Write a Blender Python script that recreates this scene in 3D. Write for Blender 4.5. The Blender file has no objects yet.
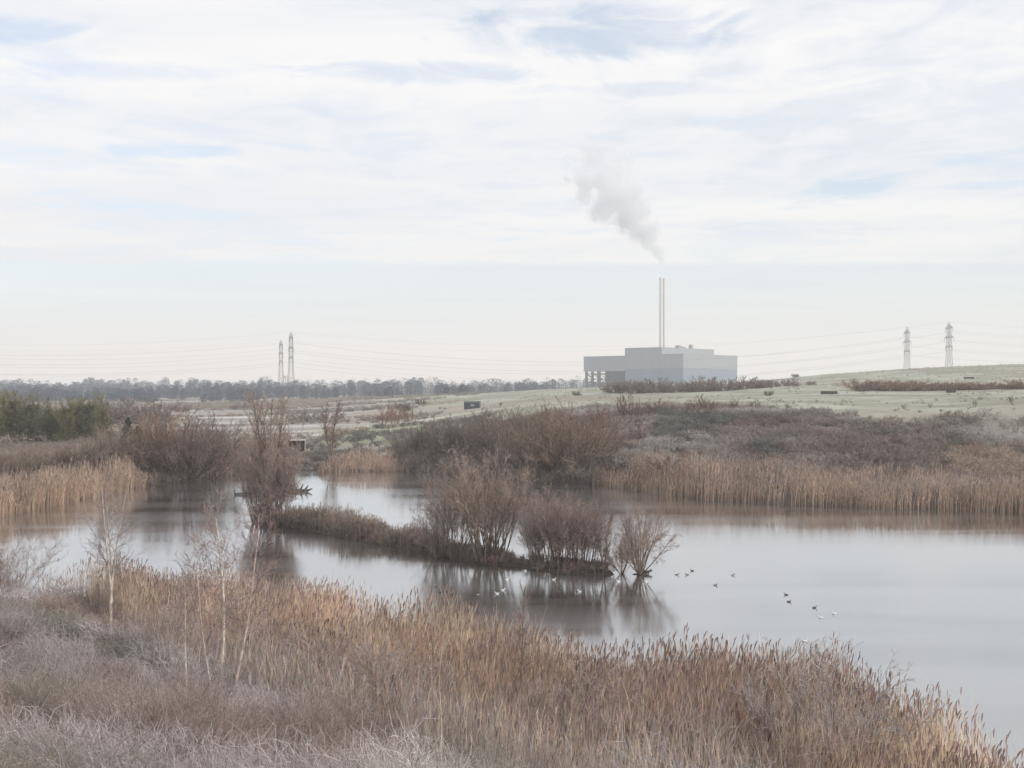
import bpy, math, random
import numpy as np

R = math.radians
rng = np.random.default_rng(11)
random.seed(5)
sc = bpy.context.scene
COL = sc.collection
F = 1024.0          # focal length in pixels (36 mm lens on a 36 mm sensor, 1024 px wide)
CAMZ = 12.0

# ------------------------------------------------------------------ helpers
def px(x, y, z=0.0):
    Y = F * (CAMZ - z) / (y - 384.0)
    return ((x - 512.0) / F * Y, Y)

def sstep(a, b, x):
    t = np.clip((x - a) / (b - a), 0, 1)
    return t * t * (3 - 2 * t)

_perm = np.random.default_rng(3).random((256, 256))
def vnoise(x, y):
    xi = np.floor(x).astype(int); yi = np.floor(y).astype(int)
    fx = x - xi; fy = y - yi
    fx = fx * fx * (3 - 2 * fx); fy = fy * fy * (3 - 2 * fy)
    a = _perm[xi % 256, yi % 256]; b = _perm[(xi + 1) % 256, yi % 256]
    c = _perm[xi % 256, (yi + 1) % 256]; d = _perm[(xi + 1) % 256, (yi + 1) % 256]
    return (a * (1 - fx) + b * fx) * (1 - fy) + (c * (1 - fx) + d * fx) * fy
def fbm(x, y, o=4):
    s = 0; a = 0.5; t = 0
    for i in range(o):
        s = s + a * vnoise(x * 2 ** i + 17.3 * i, y * 2 ** i + 5.1 * i); t += a; a *= 0.5
    return s / t

def inside(poly, X, Y):
    P = np.asarray(poly); c = np.zeros(X.shape, bool); n = len(P)
    for i in range(n):
        x0, y0 = P[i]; x1, y1 = P[(i + 1) % n]
        if y0 == y1: continue
        m = ((y0 > Y) != (y1 > Y)) & (X < (x1 - x0) * (Y - y0) / (y1 - y0) + x0)
        c ^= m
    return c
def sdist(poly, X, Y):
    """distance to the polygon outline, negative inside"""
    P = np.asarray(poly); d = np.full(X.shape, 1e9); n = len(P)
    for i in range(n):
        x0, y0 = P[i]; x1, y1 = P[(i + 1) % n]
        ex, ey = x1 - x0, y1 - y0
        t = np.clip(((X - x0) * ex + (Y - y0) * ey) / (ex * ex + ey * ey + 1e-9), 0, 1)
        d = np.minimum(d, np.hypot(X - x0 - t * ex, Y - y0 - t * ey))
    return np.where(inside(poly, X, Y), -d, d)

def link(o, parent=None):
    COL.objects.link(o)
    if parent is not None: o.parent = parent
    return o
def tag(o, label=None, cat=None, group=None, kind=None):
    if label: o['label'] = label
    if cat: o['category'] = cat
    if group: o['group'] = group
    if kind: o['kind'] = kind
    return o
def empty(name, loc=(0, 0, 0), rz=0.0):
    o = bpy.data.objects.new(name, None); o.location = loc; o.rotation_euler = (0, 0, rz)
    o.empty_display_size = 0.3
    return link(o)
def quads_mesh(name, V, Q, mat=None, col=None, smooth=False):
    V = np.ascontiguousarray(V, np.float32).reshape(-1, 3); Q = np.ascontiguousarray(Q, np.int32).reshape(-1, 4)
    me = bpy.data.meshes.new(name)
    me.vertices.add(len(V)); me.vertices.foreach_set('co', V.ravel())
    me.loops.add(Q.size); me.loops.foreach_set('vertex_index', Q.ravel())
    me.polygons.add(len(Q)); me.polygons.foreach_set('loop_start', np.arange(0, Q.size, 4, dtype=np.int32))
    me.polygons.foreach_set('use_smooth', np.full(len(Q), smooth))
    me.update(calc_edges=True)
    if col is not None:
        a = me.color_attributes.new('tint', 'FLOAT_COLOR', 'POINT')
        c = np.ones((len(V), 4), np.float32); c[:, :3] = col
        a.data.foreach_set('color', c.ravel())
    if mat: me.materials.append(mat)
    return me
def add(name, me, parent=None):
    return link(bpy.data.objects.new(name, me), parent)

class Shape:
    """collects boxes, bars, tubes and lathes into one mesh"""
    def __init__(s): s.v = []; s.f = []
    def poly(s, pts, faces):
        n = len(s.v); s.v += [tuple(p) for p in pts]; s.f += [[n + i for i in f] for f in faces]
    def box(s, x0, x1, y0, y1, z0, z1):
        s.poly([(x0,y0,z0),(x1,y0,z0),(x1,y1,z0),(x0,y1,z0),(x0,y0,z1),(x1,y0,z1),(x1,y1,z1),(x0,y1,z1)],
               [(3,2,1,0),(4,5,6,7),(0,1,5,4),(1,2,6,5),(2,3,7,6),(3,0,4,7)])
    def bar(s, a, b, w, n=4, w2=None):
        a = np.array(a, float); b = np.array(b, float); d = b - a; L = np.linalg.norm(d); d /= L
        u = np.cross(d, (0, 0, 1) if abs(d[2]) < .9 else (1, 0, 0)); u /= np.linalg.norm(u); v = np.cross(d, u)
        w2 = w if w2 is None else w2
        A = [a + w * (u * math.cos(t) + v * math.sin(t)) for t in np.arange(n) * 2 * math.pi / n + math.pi / n]
        B = [b + w2 * (u * math.cos(t) + v * math.sin(t)) for t in np.arange(n) * 2 * math.pi / n + math.pi / n]
        s.poly(A + B, [[i, (i + 1) % n, n + (i + 1) % n, n + i] for i in range(n)] + [list(range(n))[::-1], list(range(n, 2 * n))])
    def tube(s, P, rad, n=6):
        P = [np.array(p, float) for p in P]; k = len(P); pts = []
        for i in range(k):
            d = P[min(i + 1, k - 1)] - P[max(i - 1, 0)]; d /= np.linalg.norm(d) + 1e-9
            u = np.cross(d, (0.13, 1, 0.05)); u /= np.linalg.norm(u); v = np.cross(d, u)
            r = rad[i] if hasattr(rad, '__len__') else rad
            pts += [P[i] + r * (u * math.cos(t) + v * math.sin(t)) for t in np.arange(n) * 2 * math.pi / n]
        fs = [[i * n + j, i * n + (j + 1) % n, (i + 1) * n + (j + 1) % n, (i + 1) * n + j] for i in range(k - 1) for j in range(n)]
        s.poly(pts, fs + [list(range(n))[::-1], list(range((k - 1) * n, k * n))])
    def mesh(s, name, mat=None, smooth=False):
        me = bpy.data.meshes.new(name); me.from_pydata([tuple(map(float, p)) for p in s.v], [], s.f)
        if smooth: me.polygons.foreach_set('use_smooth', np.full(len(me.polygons), True))
        me.update()
        if mat: me.materials.append(mat)
        return me
    def build(s, name, mat=None, parent=None, smooth=False):
        return add(name, s.mesh(name, mat, smooth), parent)

# ------------------------------------------------------------------ materials
def new_mat(name):
    m = bpy.data.materials.new(name); m.use_nodes = True
    nt = m.node_tree; nt.nodes.clear()
    return m, nt, nt.nodes, nt.links
def N(nt, t, **kw):
    n = nt.nodes.new(t)
    for k, v in kw.items():
        if k in n.inputs.keys() if hasattr(n.inputs, 'keys') else False: n.inputs[k].default_value = v
        else: setattr(n, k, v)
    return n
def math_node(nt, op, a=None, b=None, c=None, clamp=False):
    n = nt.nodes.new('ShaderNodeMath'); n.operation = op; n.use_clamp = clamp
    for i, v in enumerate((a, b, c)):
        if v is None: continue
        if isinstance(v, (int, float)): n.inputs[i].default_value = v
        else: nt.links.new(v, n.inputs[i])
    return n.outputs[0]

def plant_mat(name, transl=0.25, rough=0.8, var=0.35, vscale=1.5):
    """colour from the plant's own tint attribute times the object's colour, mottled by noise"""
    m, nt, ns, L = new_mat(name)
    out = ns.new('ShaderNodeOutputMaterial')
    at = ns.new('ShaderNodeAttribute'); at.attribute_name = 'tint'
    oi = ns.new('ShaderNodeObjectInfo')
    mul = ns.new('ShaderNodeMix'); mul.data_type = 'RGBA'; mul.blend_type = 'MULTIPLY'; mul.inputs[0].default_value = 1
    L.new(at.outputs['Color'], mul.inputs[6]); L.new(oi.outputs['Color'], mul.inputs[7])
    tc = ns.new('ShaderNodeTexCoord')
    no = ns.new('ShaderNodeTexNoise'); no.inputs['Scale'].default_value = vscale; no.inputs['Detail'].default_value = 3
    L.new(tc.outputs['Object'], no.inputs['Vector'])
    mr = ns.new('ShaderNodeMapRange'); mr.inputs[1].default_value = .3; mr.inputs[2].default_value = .7
    mr.inputs[3].default_value = 1 - var; mr.inputs[4].default_value = 1 + var
    L.new(no.outputs['Fac'], mr.inputs[0])
    m2 = ns.new('ShaderNodeVectorMath'); m2.operation = 'SCALE'
    L.new(mul.outputs[2], m2.inputs[0]); L.new(mr.outputs[0], m2.inputs['Scale'])
    di = ns.new('ShaderNodeBsdfDiffuse'); tr = ns.new('ShaderNodeBsdfTranslucent')
    L.new(m2.outputs[0], di.inputs['Color']); L.new(m2.outputs[0], tr.inputs['Color'])
    mx = ns.new('ShaderNodeMixShader'); mx.inputs[0].default_value = transl
    L.new(di.outputs[0], mx.inputs[1]); L.new(tr.outputs[0], mx.inputs[2]); L.new(mx.outputs[0], out.inputs[0])
    return m
def solid_mat(name, col, rough=0.7, var=0.15, scale=3.0, metal=0.0, bump=0.0, stretch=(1, 1, 1)):
    m, nt, ns, L = new_mat(name)
    out = ns.new('ShaderNodeOutputMaterial'); p = ns.new('ShaderNodeBsdfPrincipled')
    p.inputs['Roughness'].default_value = rough; p.inputs['Metallic'].default_value = metal
    tc = ns.new('ShaderNodeTexCoord'); mp = ns.new('ShaderNodeMapping'); mp.inputs['Scale'].default_value = stretch
    no = ns.new('ShaderNodeTexNoise'); no.inputs['Scale'].default_value = scale; no.inputs['Detail'].default_value = 5
    L.new(tc.outputs['Object'], mp.inputs[0]); L.new(mp.outputs[0], no.inputs['Vector'])
    cr = ns.new('ShaderNodeValToRGB')
    cr.color_ramp.elements[0].position = .3; cr.color_ramp.elements[1].position = .7
    cr.color_ramp.elements[0].color = (*[c * (1 - var) for c in col], 1); cr.color_ramp.elements[1].color = (*[min(1, c * (1 + var)) for c in col], 1)
    L.new(no.outputs['Fac'], cr.inputs[0]); L.new(cr.outputs[0], p.inputs['Base Color'])
    if bump:
        b = ns.new('ShaderNodeBump'); b.inputs['Strength'].default_value = bump; L.new(no.outputs['Fac'], b.inputs['Height']); L.new(b.outputs[0], p.inputs['Normal'])
    L.new(p.outputs[0], out.inputs[0])
    return m

M_reed = plant_mat('dry_reed', .3, var=.25, vscale=.35)
M_frost = plant_mat('frosted_stems', .2, var=.3, vscale=.5)
M_twig = plant_mat('bare_twigs', .12, var=.25, vscale=.6)
M_wood = plant_mat('bark', .0, var=.35, vscale=4)
M_leaf = plant_mat('evergreen_leaf', .2, var=.3, vscale=.8)
M_scrub = plant_mat('bank_scrub', .15, var=.25, vscale=.15)

# ------------------------------------------------------------------ terrain
far_shore = [px(*p) for p in [(0,517),(40,509),(90,499),(130,490),(150,486),(215,478),(262,471),(290,469),(322,472),(400,471.5),
             (470,473),(520,483),(600,485),(650,493),(700,500),(800,506),(900,509.5),(1024,512.5)]]
near_shore = [(95,92),(145,86),(165,60),(150,20),(110,-12),(60,-25),(34,-16),(27,0),(20,10),(15,20),(12.6,25),(12.0,30.2),(10.9,34.5),
              (7.5,34.6),(4.7,35.5),(-.4,39.5),(-9.7,47),(-21,53),(-26.5,54),(-36,57),(-50,63),(-62,72),(-58,84)]
LAKE = far_shore + near_shore
ISLE = [px(*p) for p in [(255,514),(262,524),(300,529),(340,538),(400,548),(432,552),(450,560),(500,566),(514,566),(522,568.5),(560,574),(605,576),(618,574),
        (606,570),(575,566),(535,561.5),(522,560.5),(514,559),(506,555.5),(470,551),(430,544),(390,537),(340,528),(300,519)]]
ISLE2 = [px(*p) for p in [(630,575),(640,577),(650,574),(640,571.5)]]
ISLE3 = [px(*p) for p in [(284,493),(300,495),(308,492),(300,489)]]
toeX = [-60,-45,-30,-20,-14,-10,-4.4,0,6,12,20,30]
toeY = [85,72,58,51,42.5,37.5,32,27.5,22,18,14,12]
def toe(X): return np.interp(X, toeX, toeY)

tabY = np.array([90,110,130,150,170,200,250,300,400,500,700,1000,1500.])
tabx = np.array([-400,0,200,300,400,470,540,600,700,800,900,1024,1400.])
tab = np.array([
 [.5,.6,.8,.9,1,1,1,1,1,1,1.2,1.5,2],
 [.5,.6,.8,.9,1,1,1,1,1,1,1.2,1.5,2],
 [.5,.6,.7,.9,1,1,1,1,1,1,1.2,1.5,2],
 [.5,.5,.5,.6,1.0,1.3,1.2,1.2,1.5,2,2,2,2],
 [.5,.5,.5,1.2,1.7,1.8,2.2,2.4,4.0,5.4,3,2,2],
 [.5,.5,.5,1.7,3.3,4.6,4.9,4.5,5.8,7.2,4,2,2],
 [.5,.5,1.2,4.4,6.8,7.3,7.4,7.3,8.2,9.7,5,2,2],
 [.5,.5,1.5,5.6,8.0,8.1,8.1,8.2,10.2,10.8,6,3,2],
 [.5,.8,4,7.2,8.2,8.1,8.3,8.4,10.5,11.2,8,3,2],
 [.5,1.2,4.5,7.6,8.0,8.3,9.1,10,13.2,16.0,10,4,2],
 [.5,1.0,4.8,7.8,8.1,8.3,9.3,10.5,15.1,20,14,5,2],
 [.5,1.2,5,8.6,9.4,9.6,10.3,11.4,16.7,22.5,16,6,2],
 [.5,1.2,5,8.6,9.6,10,11,12.4,18.5,25,18,7,2]])
_gx = np.linspace(-400, 1400, 181); _gy = np.linspace(math.log(90), math.log(1500), 200)
_t = np.array([np.interp(_gy, np.log(tabY), row) for row in tab])            # columns of x
_t = np.array([np.interp(_gx, tabx, _t[:, j]) for j in range(len(_gy))])     # [gy, gx]
for _ in range(3):
    p = np.pad(_t, 3, mode='edge')
    _t = sum(p[3:-3, 3 + k:p.shape[1] - 3 + k] for k in range(-3, 4)) / 7
    p = np.pad(_t, 2, mode='edge')
    _t = sum(p[2 + k:p.shape[0] - 2 + k, 2:-2] for k in range(-2, 3)) / 5
def table(X, Y):
    xi = 512 + F * X / np.maximum(Y, 60)
    u = np.clip((xi + 400) / 1800 * 180, 0, 179.999); v = np.clip((np.log(np.maximum(Y, 90)) - _gy[0]) / (_gy[-1] - _gy[0]) * 199, 0, 198.999)
    i = u.astype(int); j = v.astype(int); a = u - i; b = v - j
    return (_t[j, i] * (1 - a) + _t[j, i + 1] * a) * (1 - b) + (_t[j + 1, i] * (1 - a) + _t[j + 1, i + 1] * a) * b

POND = [(-128,296),(-112,284),(-92,280),(-70,283),(-52,292),(-60,303),(-80,311),(-108,310)]
def ground(X, Y):
    X = np.asarray(X, float); Y = np.asarray(Y, float)
    d = sdist(LAKE, X, Y)
    z = table(X, Y) + .5 * (fbm(X / 14, Y / 14, 3) - .5) * sstep(100, 160, Y) + .15 * (fbm(X / 2.5 + 9, Y / 2.5, 2) - .5)
    hill = 10.4 * np.clip(1 - Y / toe(X), 0, 1) * sstep(30, 8, X) * sstep(-75, -45, X)
    z = np.maximum(z, np.minimum(hill, 10.4) + .35 + (hill > .2) * .25 * (fbm(X / 3, Y / 3, 3) - .5))
    z = z * sstep(-.2, 2.5, d) + (-1.1) * sstep(.6, -1.6, d)
    for P, h in ((ISLE, .24), (ISLE2, .2), (ISLE3, .15)):
        di = sdist(P, X, Y)
        z = np.where(d < 0, np.maximum(z, -1.0 + (1.0 + h + .12 * (fbm(X, Y, 2) - .5)) * sstep(1.2, -.5, di)), z)
    dp = sdist(POND, X, Y)
    z = z * sstep(-4, 4, dp) + (-.4) * sstep(4, -4, dp)
    return z
def gz(x, y): return float(ground(np.array([x]), np.array([y]))[0])

nx, ny = 760, 640
uu = np.linspace(-4.6, 4.6, nx); vv = np.linspace(math.asinh(-170 / 60), math.asinh(2930 / 60), ny)
GX, GY = np.meshgrid(60 * np.sinh(uu) / math.sinh(4.6) * 3000 / 60, 80 + 60 * np.sinh(vv))
GZ = ground(GX, GY)
idx = np.arange(nx * ny).reshape(ny, nx)
GQ = np.stack([idx[:-1, :-1], idx[:-1, 1:], idx[1:, 1:], idx[1:, :-1]], -1).reshape(-1, 4)
# land cover: frosted turf on the hill, grey-brown litter under the scrub, pale rough marsh on the flats
xi = 512 + F * GX / np.maximum(GY, 60)
n1 = fbm(GX / 40, GY / 40, 4); n2 = fbm(GX / 9 + 31, GY / 9, 4); n3 = fbm(GX / 60 + 7, GY / 18 + 3, 4)
turf = np.array([.31, .315, .25]); turf_f = np.array([.42, .425, .365]); litter = np.array([.11, .088, .074]); marsh = np.array([.35, .33, .30]); marsh_b = np.array([.23, .2, .17])
frostf = np.array([.55, .54, .53]); mud = np.array([.09, .075, .062])
def mixc(a, b, t): return a + (b - a) * t[..., None]
gc = mixc(np.broadcast_to(turf, GX.shape + (3,)), turf_f, sstep(.35, .65, n2))
gc = mixc(gc, np.array([.30, .27, .22]), .8 * sstep(.48, .7, fbm(GX / 30 + 3, GY / 20, 5)))
flat = sstep(430, 330, xi) * sstep(90, 130, GY)
flat = np.maximum(flat, sstep(600, 900, GY) * sstep(700, 500, xi))
mc = mixc(np.broadcast_to(marsh, GX.shape + (3,)), marsh_b, sstep(.42, .62, n3))
mc = mixc(mc, frostf, sstep(.55, .68, fbm(GX / 50 + 50, GY / 10 + 20, 4)))
gc = mixc(gc, mc, flat)
# pinkish rough strip below the grass slope, and the pale track along its foot
pink = sstep(300, 330, xi) * sstep(520, 470, xi) * sstep(255, 270, GY) * sstep(360, 320, GY)
gc = mixc(gc, np.array([.40, .34, .30]), pink * .7)
trk = np.exp(-((GY - (246 + .05 * (xi - 400))) / 4.5) ** 2) * sstep(330, 370, xi) * sstep(560, 500, xi)
gc = mixc(gc, np.array([.62, .58, .5]), np.clip(trk, 0, 1) * .8)
green = sstep(300, 340, xi) * sstep(470, 420, xi) * sstep(170, 185, GY) * sstep(245, 230, GY)
gc = mixc(gc, np.array([.36, .38, .26]), green * .8)
# bank and shore litter
dl = sdist(LAKE, GX, GY)
bankd = np.where(GY > 90, dl, 99)
bankw = sstep(52, 40, bankd + 14 * (n2 - .5)) * sstep(395, 440, xi) * (GY > 60)
gc = mixc(gc, litter, bankw)
gc = mixc(gc, litter * 1.1, sstep(26, 16, np.where(xi < 330, dl, 99)) * (GY > 60))
gc = mixc(gc, litter * 1.2, sstep(262, 215, GY + 30 * (n2 - .5)) * sstep(250, 190, xi) * (GY > 60))
nearw = (GY < 70)
gc = np.where(nearw[..., None], mixc(np.broadcast_to(litter * .85, GX.shape + (3,)), np.array([.2, .165, .145]), sstep(.4, .65, n2)), gc)
pathw = sstep(955, 995, xi + 40 * (n2 - .5)) * sstep(122, 131, GY) * sstep(162, 148, GY)
gc = mixc(gc, np.array([.34, .32, .275]), pathw)
gc = mixc(gc, mud, sstep(1.4, .2, dl))
def ground_mat():
    m, nt, ns, L = new_mat('frosted_ground')
    out = ns.new('ShaderNodeOutputMaterial'); p = ns.new('ShaderNodeBsdfPrincipled'); p.inputs['Roughness'].default_value = .95
    p.inputs['Specular IOR Level'].default_value = .1
    at = ns.new('ShaderNodeAttribute'); at.attribute_name = 'tint'
    tc = ns.new('ShaderNodeTexCoord')
    a = ns.new('ShaderNodeTexNoise'); a.inputs['Scale'].default_value = .9; a.inputs['Detail'].default_value = 8; a.inputs['Roughness'].default_value = .7
    b = ns.new('ShaderNodeTexNoise'); b.inputs['Scale'].default_value = .09; b.inputs['Detail'].default_value = 6
    L.new(tc.outputs['Object'], a.inputs[0]); L.new(tc.outputs['Object'], b.inputs[0])
    s = math_node(nt, 'ADD', math_node(nt, 'MULTIPLY', a.outputs[0], 1.0), math_node(nt, 'MULTIPLY', b.outputs[0], .6))
    s = math_node(nt, 'ADD', s, .2)
    sc_ = ns.new('ShaderNodeVectorMath'); sc_.operation = 'SCALE'; L.new(at.outputs['Color'], sc_.inputs[0]); L.new(s, sc_.inputs['Scale'])
    L.new(sc_.outputs[0], p.inputs['Base Color'])
    bp = ns.new('ShaderNodeBump'); bp.inputs['Strength'].default_value = .8; bp.inputs['Distance'].default_value = .25
    L.new(a.outputs[0], bp.inputs['Height']); L.new(bp.outputs[0], p.inputs['Normal'])
    L.new(p.outputs[0], out.inputs[0]); return m
ter = add('ground', quads_mesh('ground', np.stack([GX, GY, GZ], -1), GQ, ground_mat(), gc.reshape(-1, 3), True)); tag(ter, kind='structure')

# ------------------------------------------------------------------ water
def water_mat(name):
    m, nt, ns, L = new_mat(name)
    out = ns.new('ShaderNodeOutputMaterial')
    tc = ns.new('ShaderNodeTexCoord')
    mp = ns.new('ShaderNodeMapping'); mp.inputs['Scale'].default_value = (.03, .2, 1); L.new(tc.outputs['Object'], mp.inputs[0])
    ice = ns.new('ShaderNodeTexNoise'); ice.inputs['Scale'].default_value = 1.0; ice.inputs['Detail'].default_value = 6; ice.inputs['Distortion'].default_value = .8
    L.new(mp.outputs[0], ice.inputs[0])
    icef = ns.new('ShaderNodeMapRange'); icef.interpolation_type = 'SMOOTHSTEP'
    icef.inputs[1].default_value = .36; icef.inputs[2].default_value = .62; L.new(ice.outputs[0], icef.inputs[0])
    rip = ns.new('ShaderNodeTexNoise'); rip.inputs['Scale'].default_value = 1.6; rip.inputs['Detail'].default_value = 4
    mp2 = ns.new('ShaderNodeMapping'); mp2.inputs['Scale'].default_value = (.7, 1.6, 1); L.new(tc.outputs['Object'], mp2.inputs[0]); L.new(mp2.outputs[0], rip.inputs[0])
    bp = ns.new('ShaderNodeBump'); bp.inputs['Strength'].default_value = .12; bp.inputs['Distance'].default_value = .02
    L.new(rip.outputs[0], bp.inputs['Height'])
    gl = ns.new('ShaderNodeBsdfGlossy'); gl.inputs['Color'].default_value = (.93, .94, .96, 1)
    L.new(bp.outputs[0], gl.inputs['Normal'])
    ro = ns.new('ShaderNodeMapRange'); ro.inputs[3].default_value = .08; ro.inputs[4].default_value = .14; L.new(icef.outputs[0], ro.inputs[0]); L.new(ro.outputs[0], gl.inputs['Roughness'])
    di = ns.new('ShaderNodeBsdfDiffuse')
    dc = ns.new('ShaderNodeMix'); dc.data_type = 'RGBA'; dc.inputs[6].default_value = (.05, .045, .036, 1); dc.inputs[7].default_value = (.14, .138, .132, 1)
    L.new(icef.outputs[0], dc.inputs[0]); L.new(dc.outputs[2], di.inputs['Color'])
    fr = ns.new('ShaderNodeFresnel'); fr.inputs['IOR'].default_value = 1.45
    f2 = math_node(nt, 'MULTIPLY_ADD', fr.outputs[0], .82, .39, clamp=True)
    mx = ns.new('ShaderNodeMixShader'); L.new(f2, mx.inputs[0]); L.new(di.outputs[0], mx.inputs[1]); L.new(gl.outputs[0], mx.inputs[2])
    L.new(mx.outputs[0], out.inputs[0]); return m
M_water = water_mat('still_icy_water')
def sheet(name, x0, x1, y0, y1, z):
    me = bpy.data.meshes.new(name); me.from_pydata([(x0,y0,z),(x1,y0,z),(x1,y1,z),(x0,y1,z)], [], [(0,1,2,3)]); me.materials.append(M_water)
    return tag(add(name, me), kind='structure')
sheet('lake_water', -68, 170, -28, 147, 0)
sheet('pond_water', -134, -46, 274, 317, 0.0)

# ------------------------------------------------------------------ ribbons: reeds, brambles, twigs
def unit(v): return v / (np.linalg.norm(v, axis=-1, keepdims=True) + 1e-9)
def ribbons(P, W, r):
    """P [n,k,3] paths, W [n,k] full widths -> verts, quads; each strand faces a random way"""
    n, k, _ = P.shape
    T = np.gradient(P, axis=1); T = unit(T)
    s = unit(r.normal(size=(n, 1, 3))); S = unit(np.cross(T, s))
    h = S * (W[..., None] * .5)
    V = np.stack([P - h, P + h], 2).reshape(-1, 3)
    b = (np.arange(n) * 2 * k)[:, None] + (np.arange(k - 1) * 2)[None]
    Q = np.stack([b, b + 1, b + 3, b + 2], -1).reshape(-1, 4)
    return V, Q
class Strands:
    def __init__(s): s.V = []; s.Q = []; s.C = []; s.n = 0
    def add(s, P, W, C, r):
        """C: [n,3] colour per strand or [n,k,3]"""
        if len(P) == 0: return
        n, k, _ = P.shape
        V, Q = ribbons(P, W, r)
        if C.ndim == 2: C = np.repeat(C[:, None, :], k, 1)
        s.V.append(V); s.Q.append(Q + s.n); s.C.append(np.repeat(C[:, :, None, :], 2, 2).reshape(-1, 3)); s.n += len(V)
    def tubes(s, P, W, C, sides=5):
        n, k, _ = P.shape
        T = unit(np.gradient(P, axis=1)); ref = np.array([.3, .2, 1.]) if np.abs(T[..., 2]).mean() < .5 else np.array([1., .17, .05])
        U = unit(np.cross(T, ref)); Vv = np.cross(T, U)
        a = np.arange(sides) * 2 * np.pi / sides
        ring = P[:, :, None, :] + (W * .5)[:, :, None, None] * (U[:, :, None] * np.cos(a)[:, None] + Vv[:, :, None] * np.sin(a)[:, None])
        base = (np.arange(n) * k * sides)[:, None, None] + (np.arange(k - 1) * sides)[None, :, None]
        j = np.arange(sides); j2 = (j + 1) % sides
        Q = np.stack([base + j, base + j2, base + sides + j2, base + sides + j], -1).reshape(-1, 4)
        if C.ndim == 2: C = np.repeat(C[:, None, :], k, 1)
        s.V.append(ring.reshape(-1, 3)); s.Q.append(Q + s.n); s.C.append(np.repeat(C[:, :, None, :], sides, 2).reshape(-1, 3)); s.n += n * k * sides
    def mesh(s, name, mat, smooth=False): return quads_mesh(name, np.concatenate(s.V), np.concatenate(s.Q), mat, np.concatenate(s.C), smooth)
def jit(c, n, r, a=.15, b=.05):
    """n colours round c: shared brightness jitter a, hue jitter b"""
    return np.clip(np.asarray(c) * (1 + r.normal(0, a, (n, 1))) * (1 + r.normal(0, b, (n, 3))), .01, .95)
def scatter(poly, dens, r, fn=None):
    P = np.asarray(poly); x0, y0 = P.min(0); x1, y1 = P.max(0)
    n = int((x1 - x0) * (y1 - y0) * dens)
    X = r.uniform(x0, x1, n); Y = r.uniform(y0, y1, n)
    m = inside(poly, X, Y)
    if fn is not None: m &= r.random(n) < fn(X, Y)
    return X[m], Y[m]

def add_reeds(S, X, Y, Z, h, w, cs, cl, cp, r, leaves=3, plume=.7, wind=(.015, .01), pl=.3, pw=.055):
    n = len(X); H = h * np.clip(1 + r.normal(0, .18, n), .45, 1.35)
    lean = r.normal(0, .05, (n, 2)) + np.array(wind)
    t = np.linspace(0, 1, 5)
    P = np.zeros((n, 5, 3)); P[:, :, 0] = X[:, None]; P[:, :, 1] = Y[:, None]
    P[:, :, :2] += lean[:, None, :] * (H[:, None] * t ** 1.6)[..., None]
    P[:, :, 2] = Z[:, None] + H[:, None] * t
    col = jit(cs, n, r, .2, .05)[:, None, :] * np.array([1., 1., 1., 1., 1.])[None, :, None]
    S.add(P, np.outer(np.ones(n), [1, 1, .9, .7, .45]) * w * r.uniform(.7, 1.3, (n, 1)), col, r)
    for q in range(leaves):
        tl = r.uniform(.25, .92, n); a = r.uniform(0, 2 * np.pi, n); L = H * r.uniform(.12, .24, n)
        k = np.clip(tl * 4, 0, 3.999); i0 = k.astype(int); fr = (k - i0)[:, None]
        st = P[np.arange(n), i0] * (1 - fr) + P[np.arange(n), i0 + 1] * fr
        o = np.stack([np.cos(a), np.sin(a), np.zeros(n)], -1)
        Q = np.stack([st, st + (o * .14 + [0, 0, .9]) * L[:, None] * .6, st + (o * .38 + [0, 0, 1.3]) * L[:, None]], 1)
        S.add(Q, np.outer(np.ones(n), [.8, 1.2, .1]) * w * 1.2, jit(cl, n, r, .22, .06), r)
    m = r.random(n) < plume; nm = m.sum()
    if nm:
        tip = P[m, -1]; d = unit(np.stack([r.normal(.04, .16, nm), r.normal(.03, .16, nm), np.full(nm, 1.)], -1))
        L = pl * r.uniform(.7, 1.3, nm)[:, None]
        Q = np.stack([tip - d * .02, tip + d * L * .45, tip + d * L * .8 + [.015, 0, -.005], tip + d * L + [.03, 0, -.02]], 1)
        for _ in range(2):
            S.add(Q, np.outer(r.uniform(.7, 1.3, nm), [.25, 1, .8, .1]) * pw, jit(cp, nm, r, .25, .06), r)

# --- near reed bed -------------------------------------------------
r = np.random.default_rng(21)
S = Strands()
def near_reed_density(X, Y):
    d = sdist(LAKE, X, Y); t = Y - toe(X)
    left = sstep(-24, -10, X)
    back = -2.0 * left + -.5
    m = sstep(back - 2, back + 2, t) * ((d > -.9) & (d < 30))
    edge = sstep(-.9, .4, d)
    m = m * (1 - .8 * sstep(1.5, -1.0, t - np.interp(X, [-16, -7, 0, 4, 8, 9], [-.5, 2, 4.3, 4.6, 1.5, -3])))
    return m * (.25 + .75 * edge) * (.25 + .75 * sstep(.34, .56, fbm(X / 2.0, Y / 2.0, 3)))
NEARP = [(-48,40),(-48,66),(-30,58),(-8,50),(4,41),(14,38),(16,30),(17,15),(6,14),(-2,22),(-10,30),(-24,42)]
X, Y = scatter(NEARP, 165, r, near_reed_density)
m = ~((X > 3) & (Y < 19.5)); X, Y = X[m], Y[m]
Z = np.maximum(ground(X, Y), -.3)
patch = fbm(X / 5 + 40, Y / 5, 3)
hh = 2.15 + 1.5 * (fbm(X / 3.2 + 3, Y / 3.2 + 8, 3) - .45)
hh *= np.where(X < -17, .9, 1)
groups = [(patch < .45, (.74,.57,.44), (.81,.645,.51), (.42,.32,.29)), ((patch >= .45) & (patch < .57), (.79,.63,.48), (.84,.69,.545), (.44,.34,.30)), (patch >= .57, (.58,.43,.335), (.64,.50,.40), (.37,.28,.25))]
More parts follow.
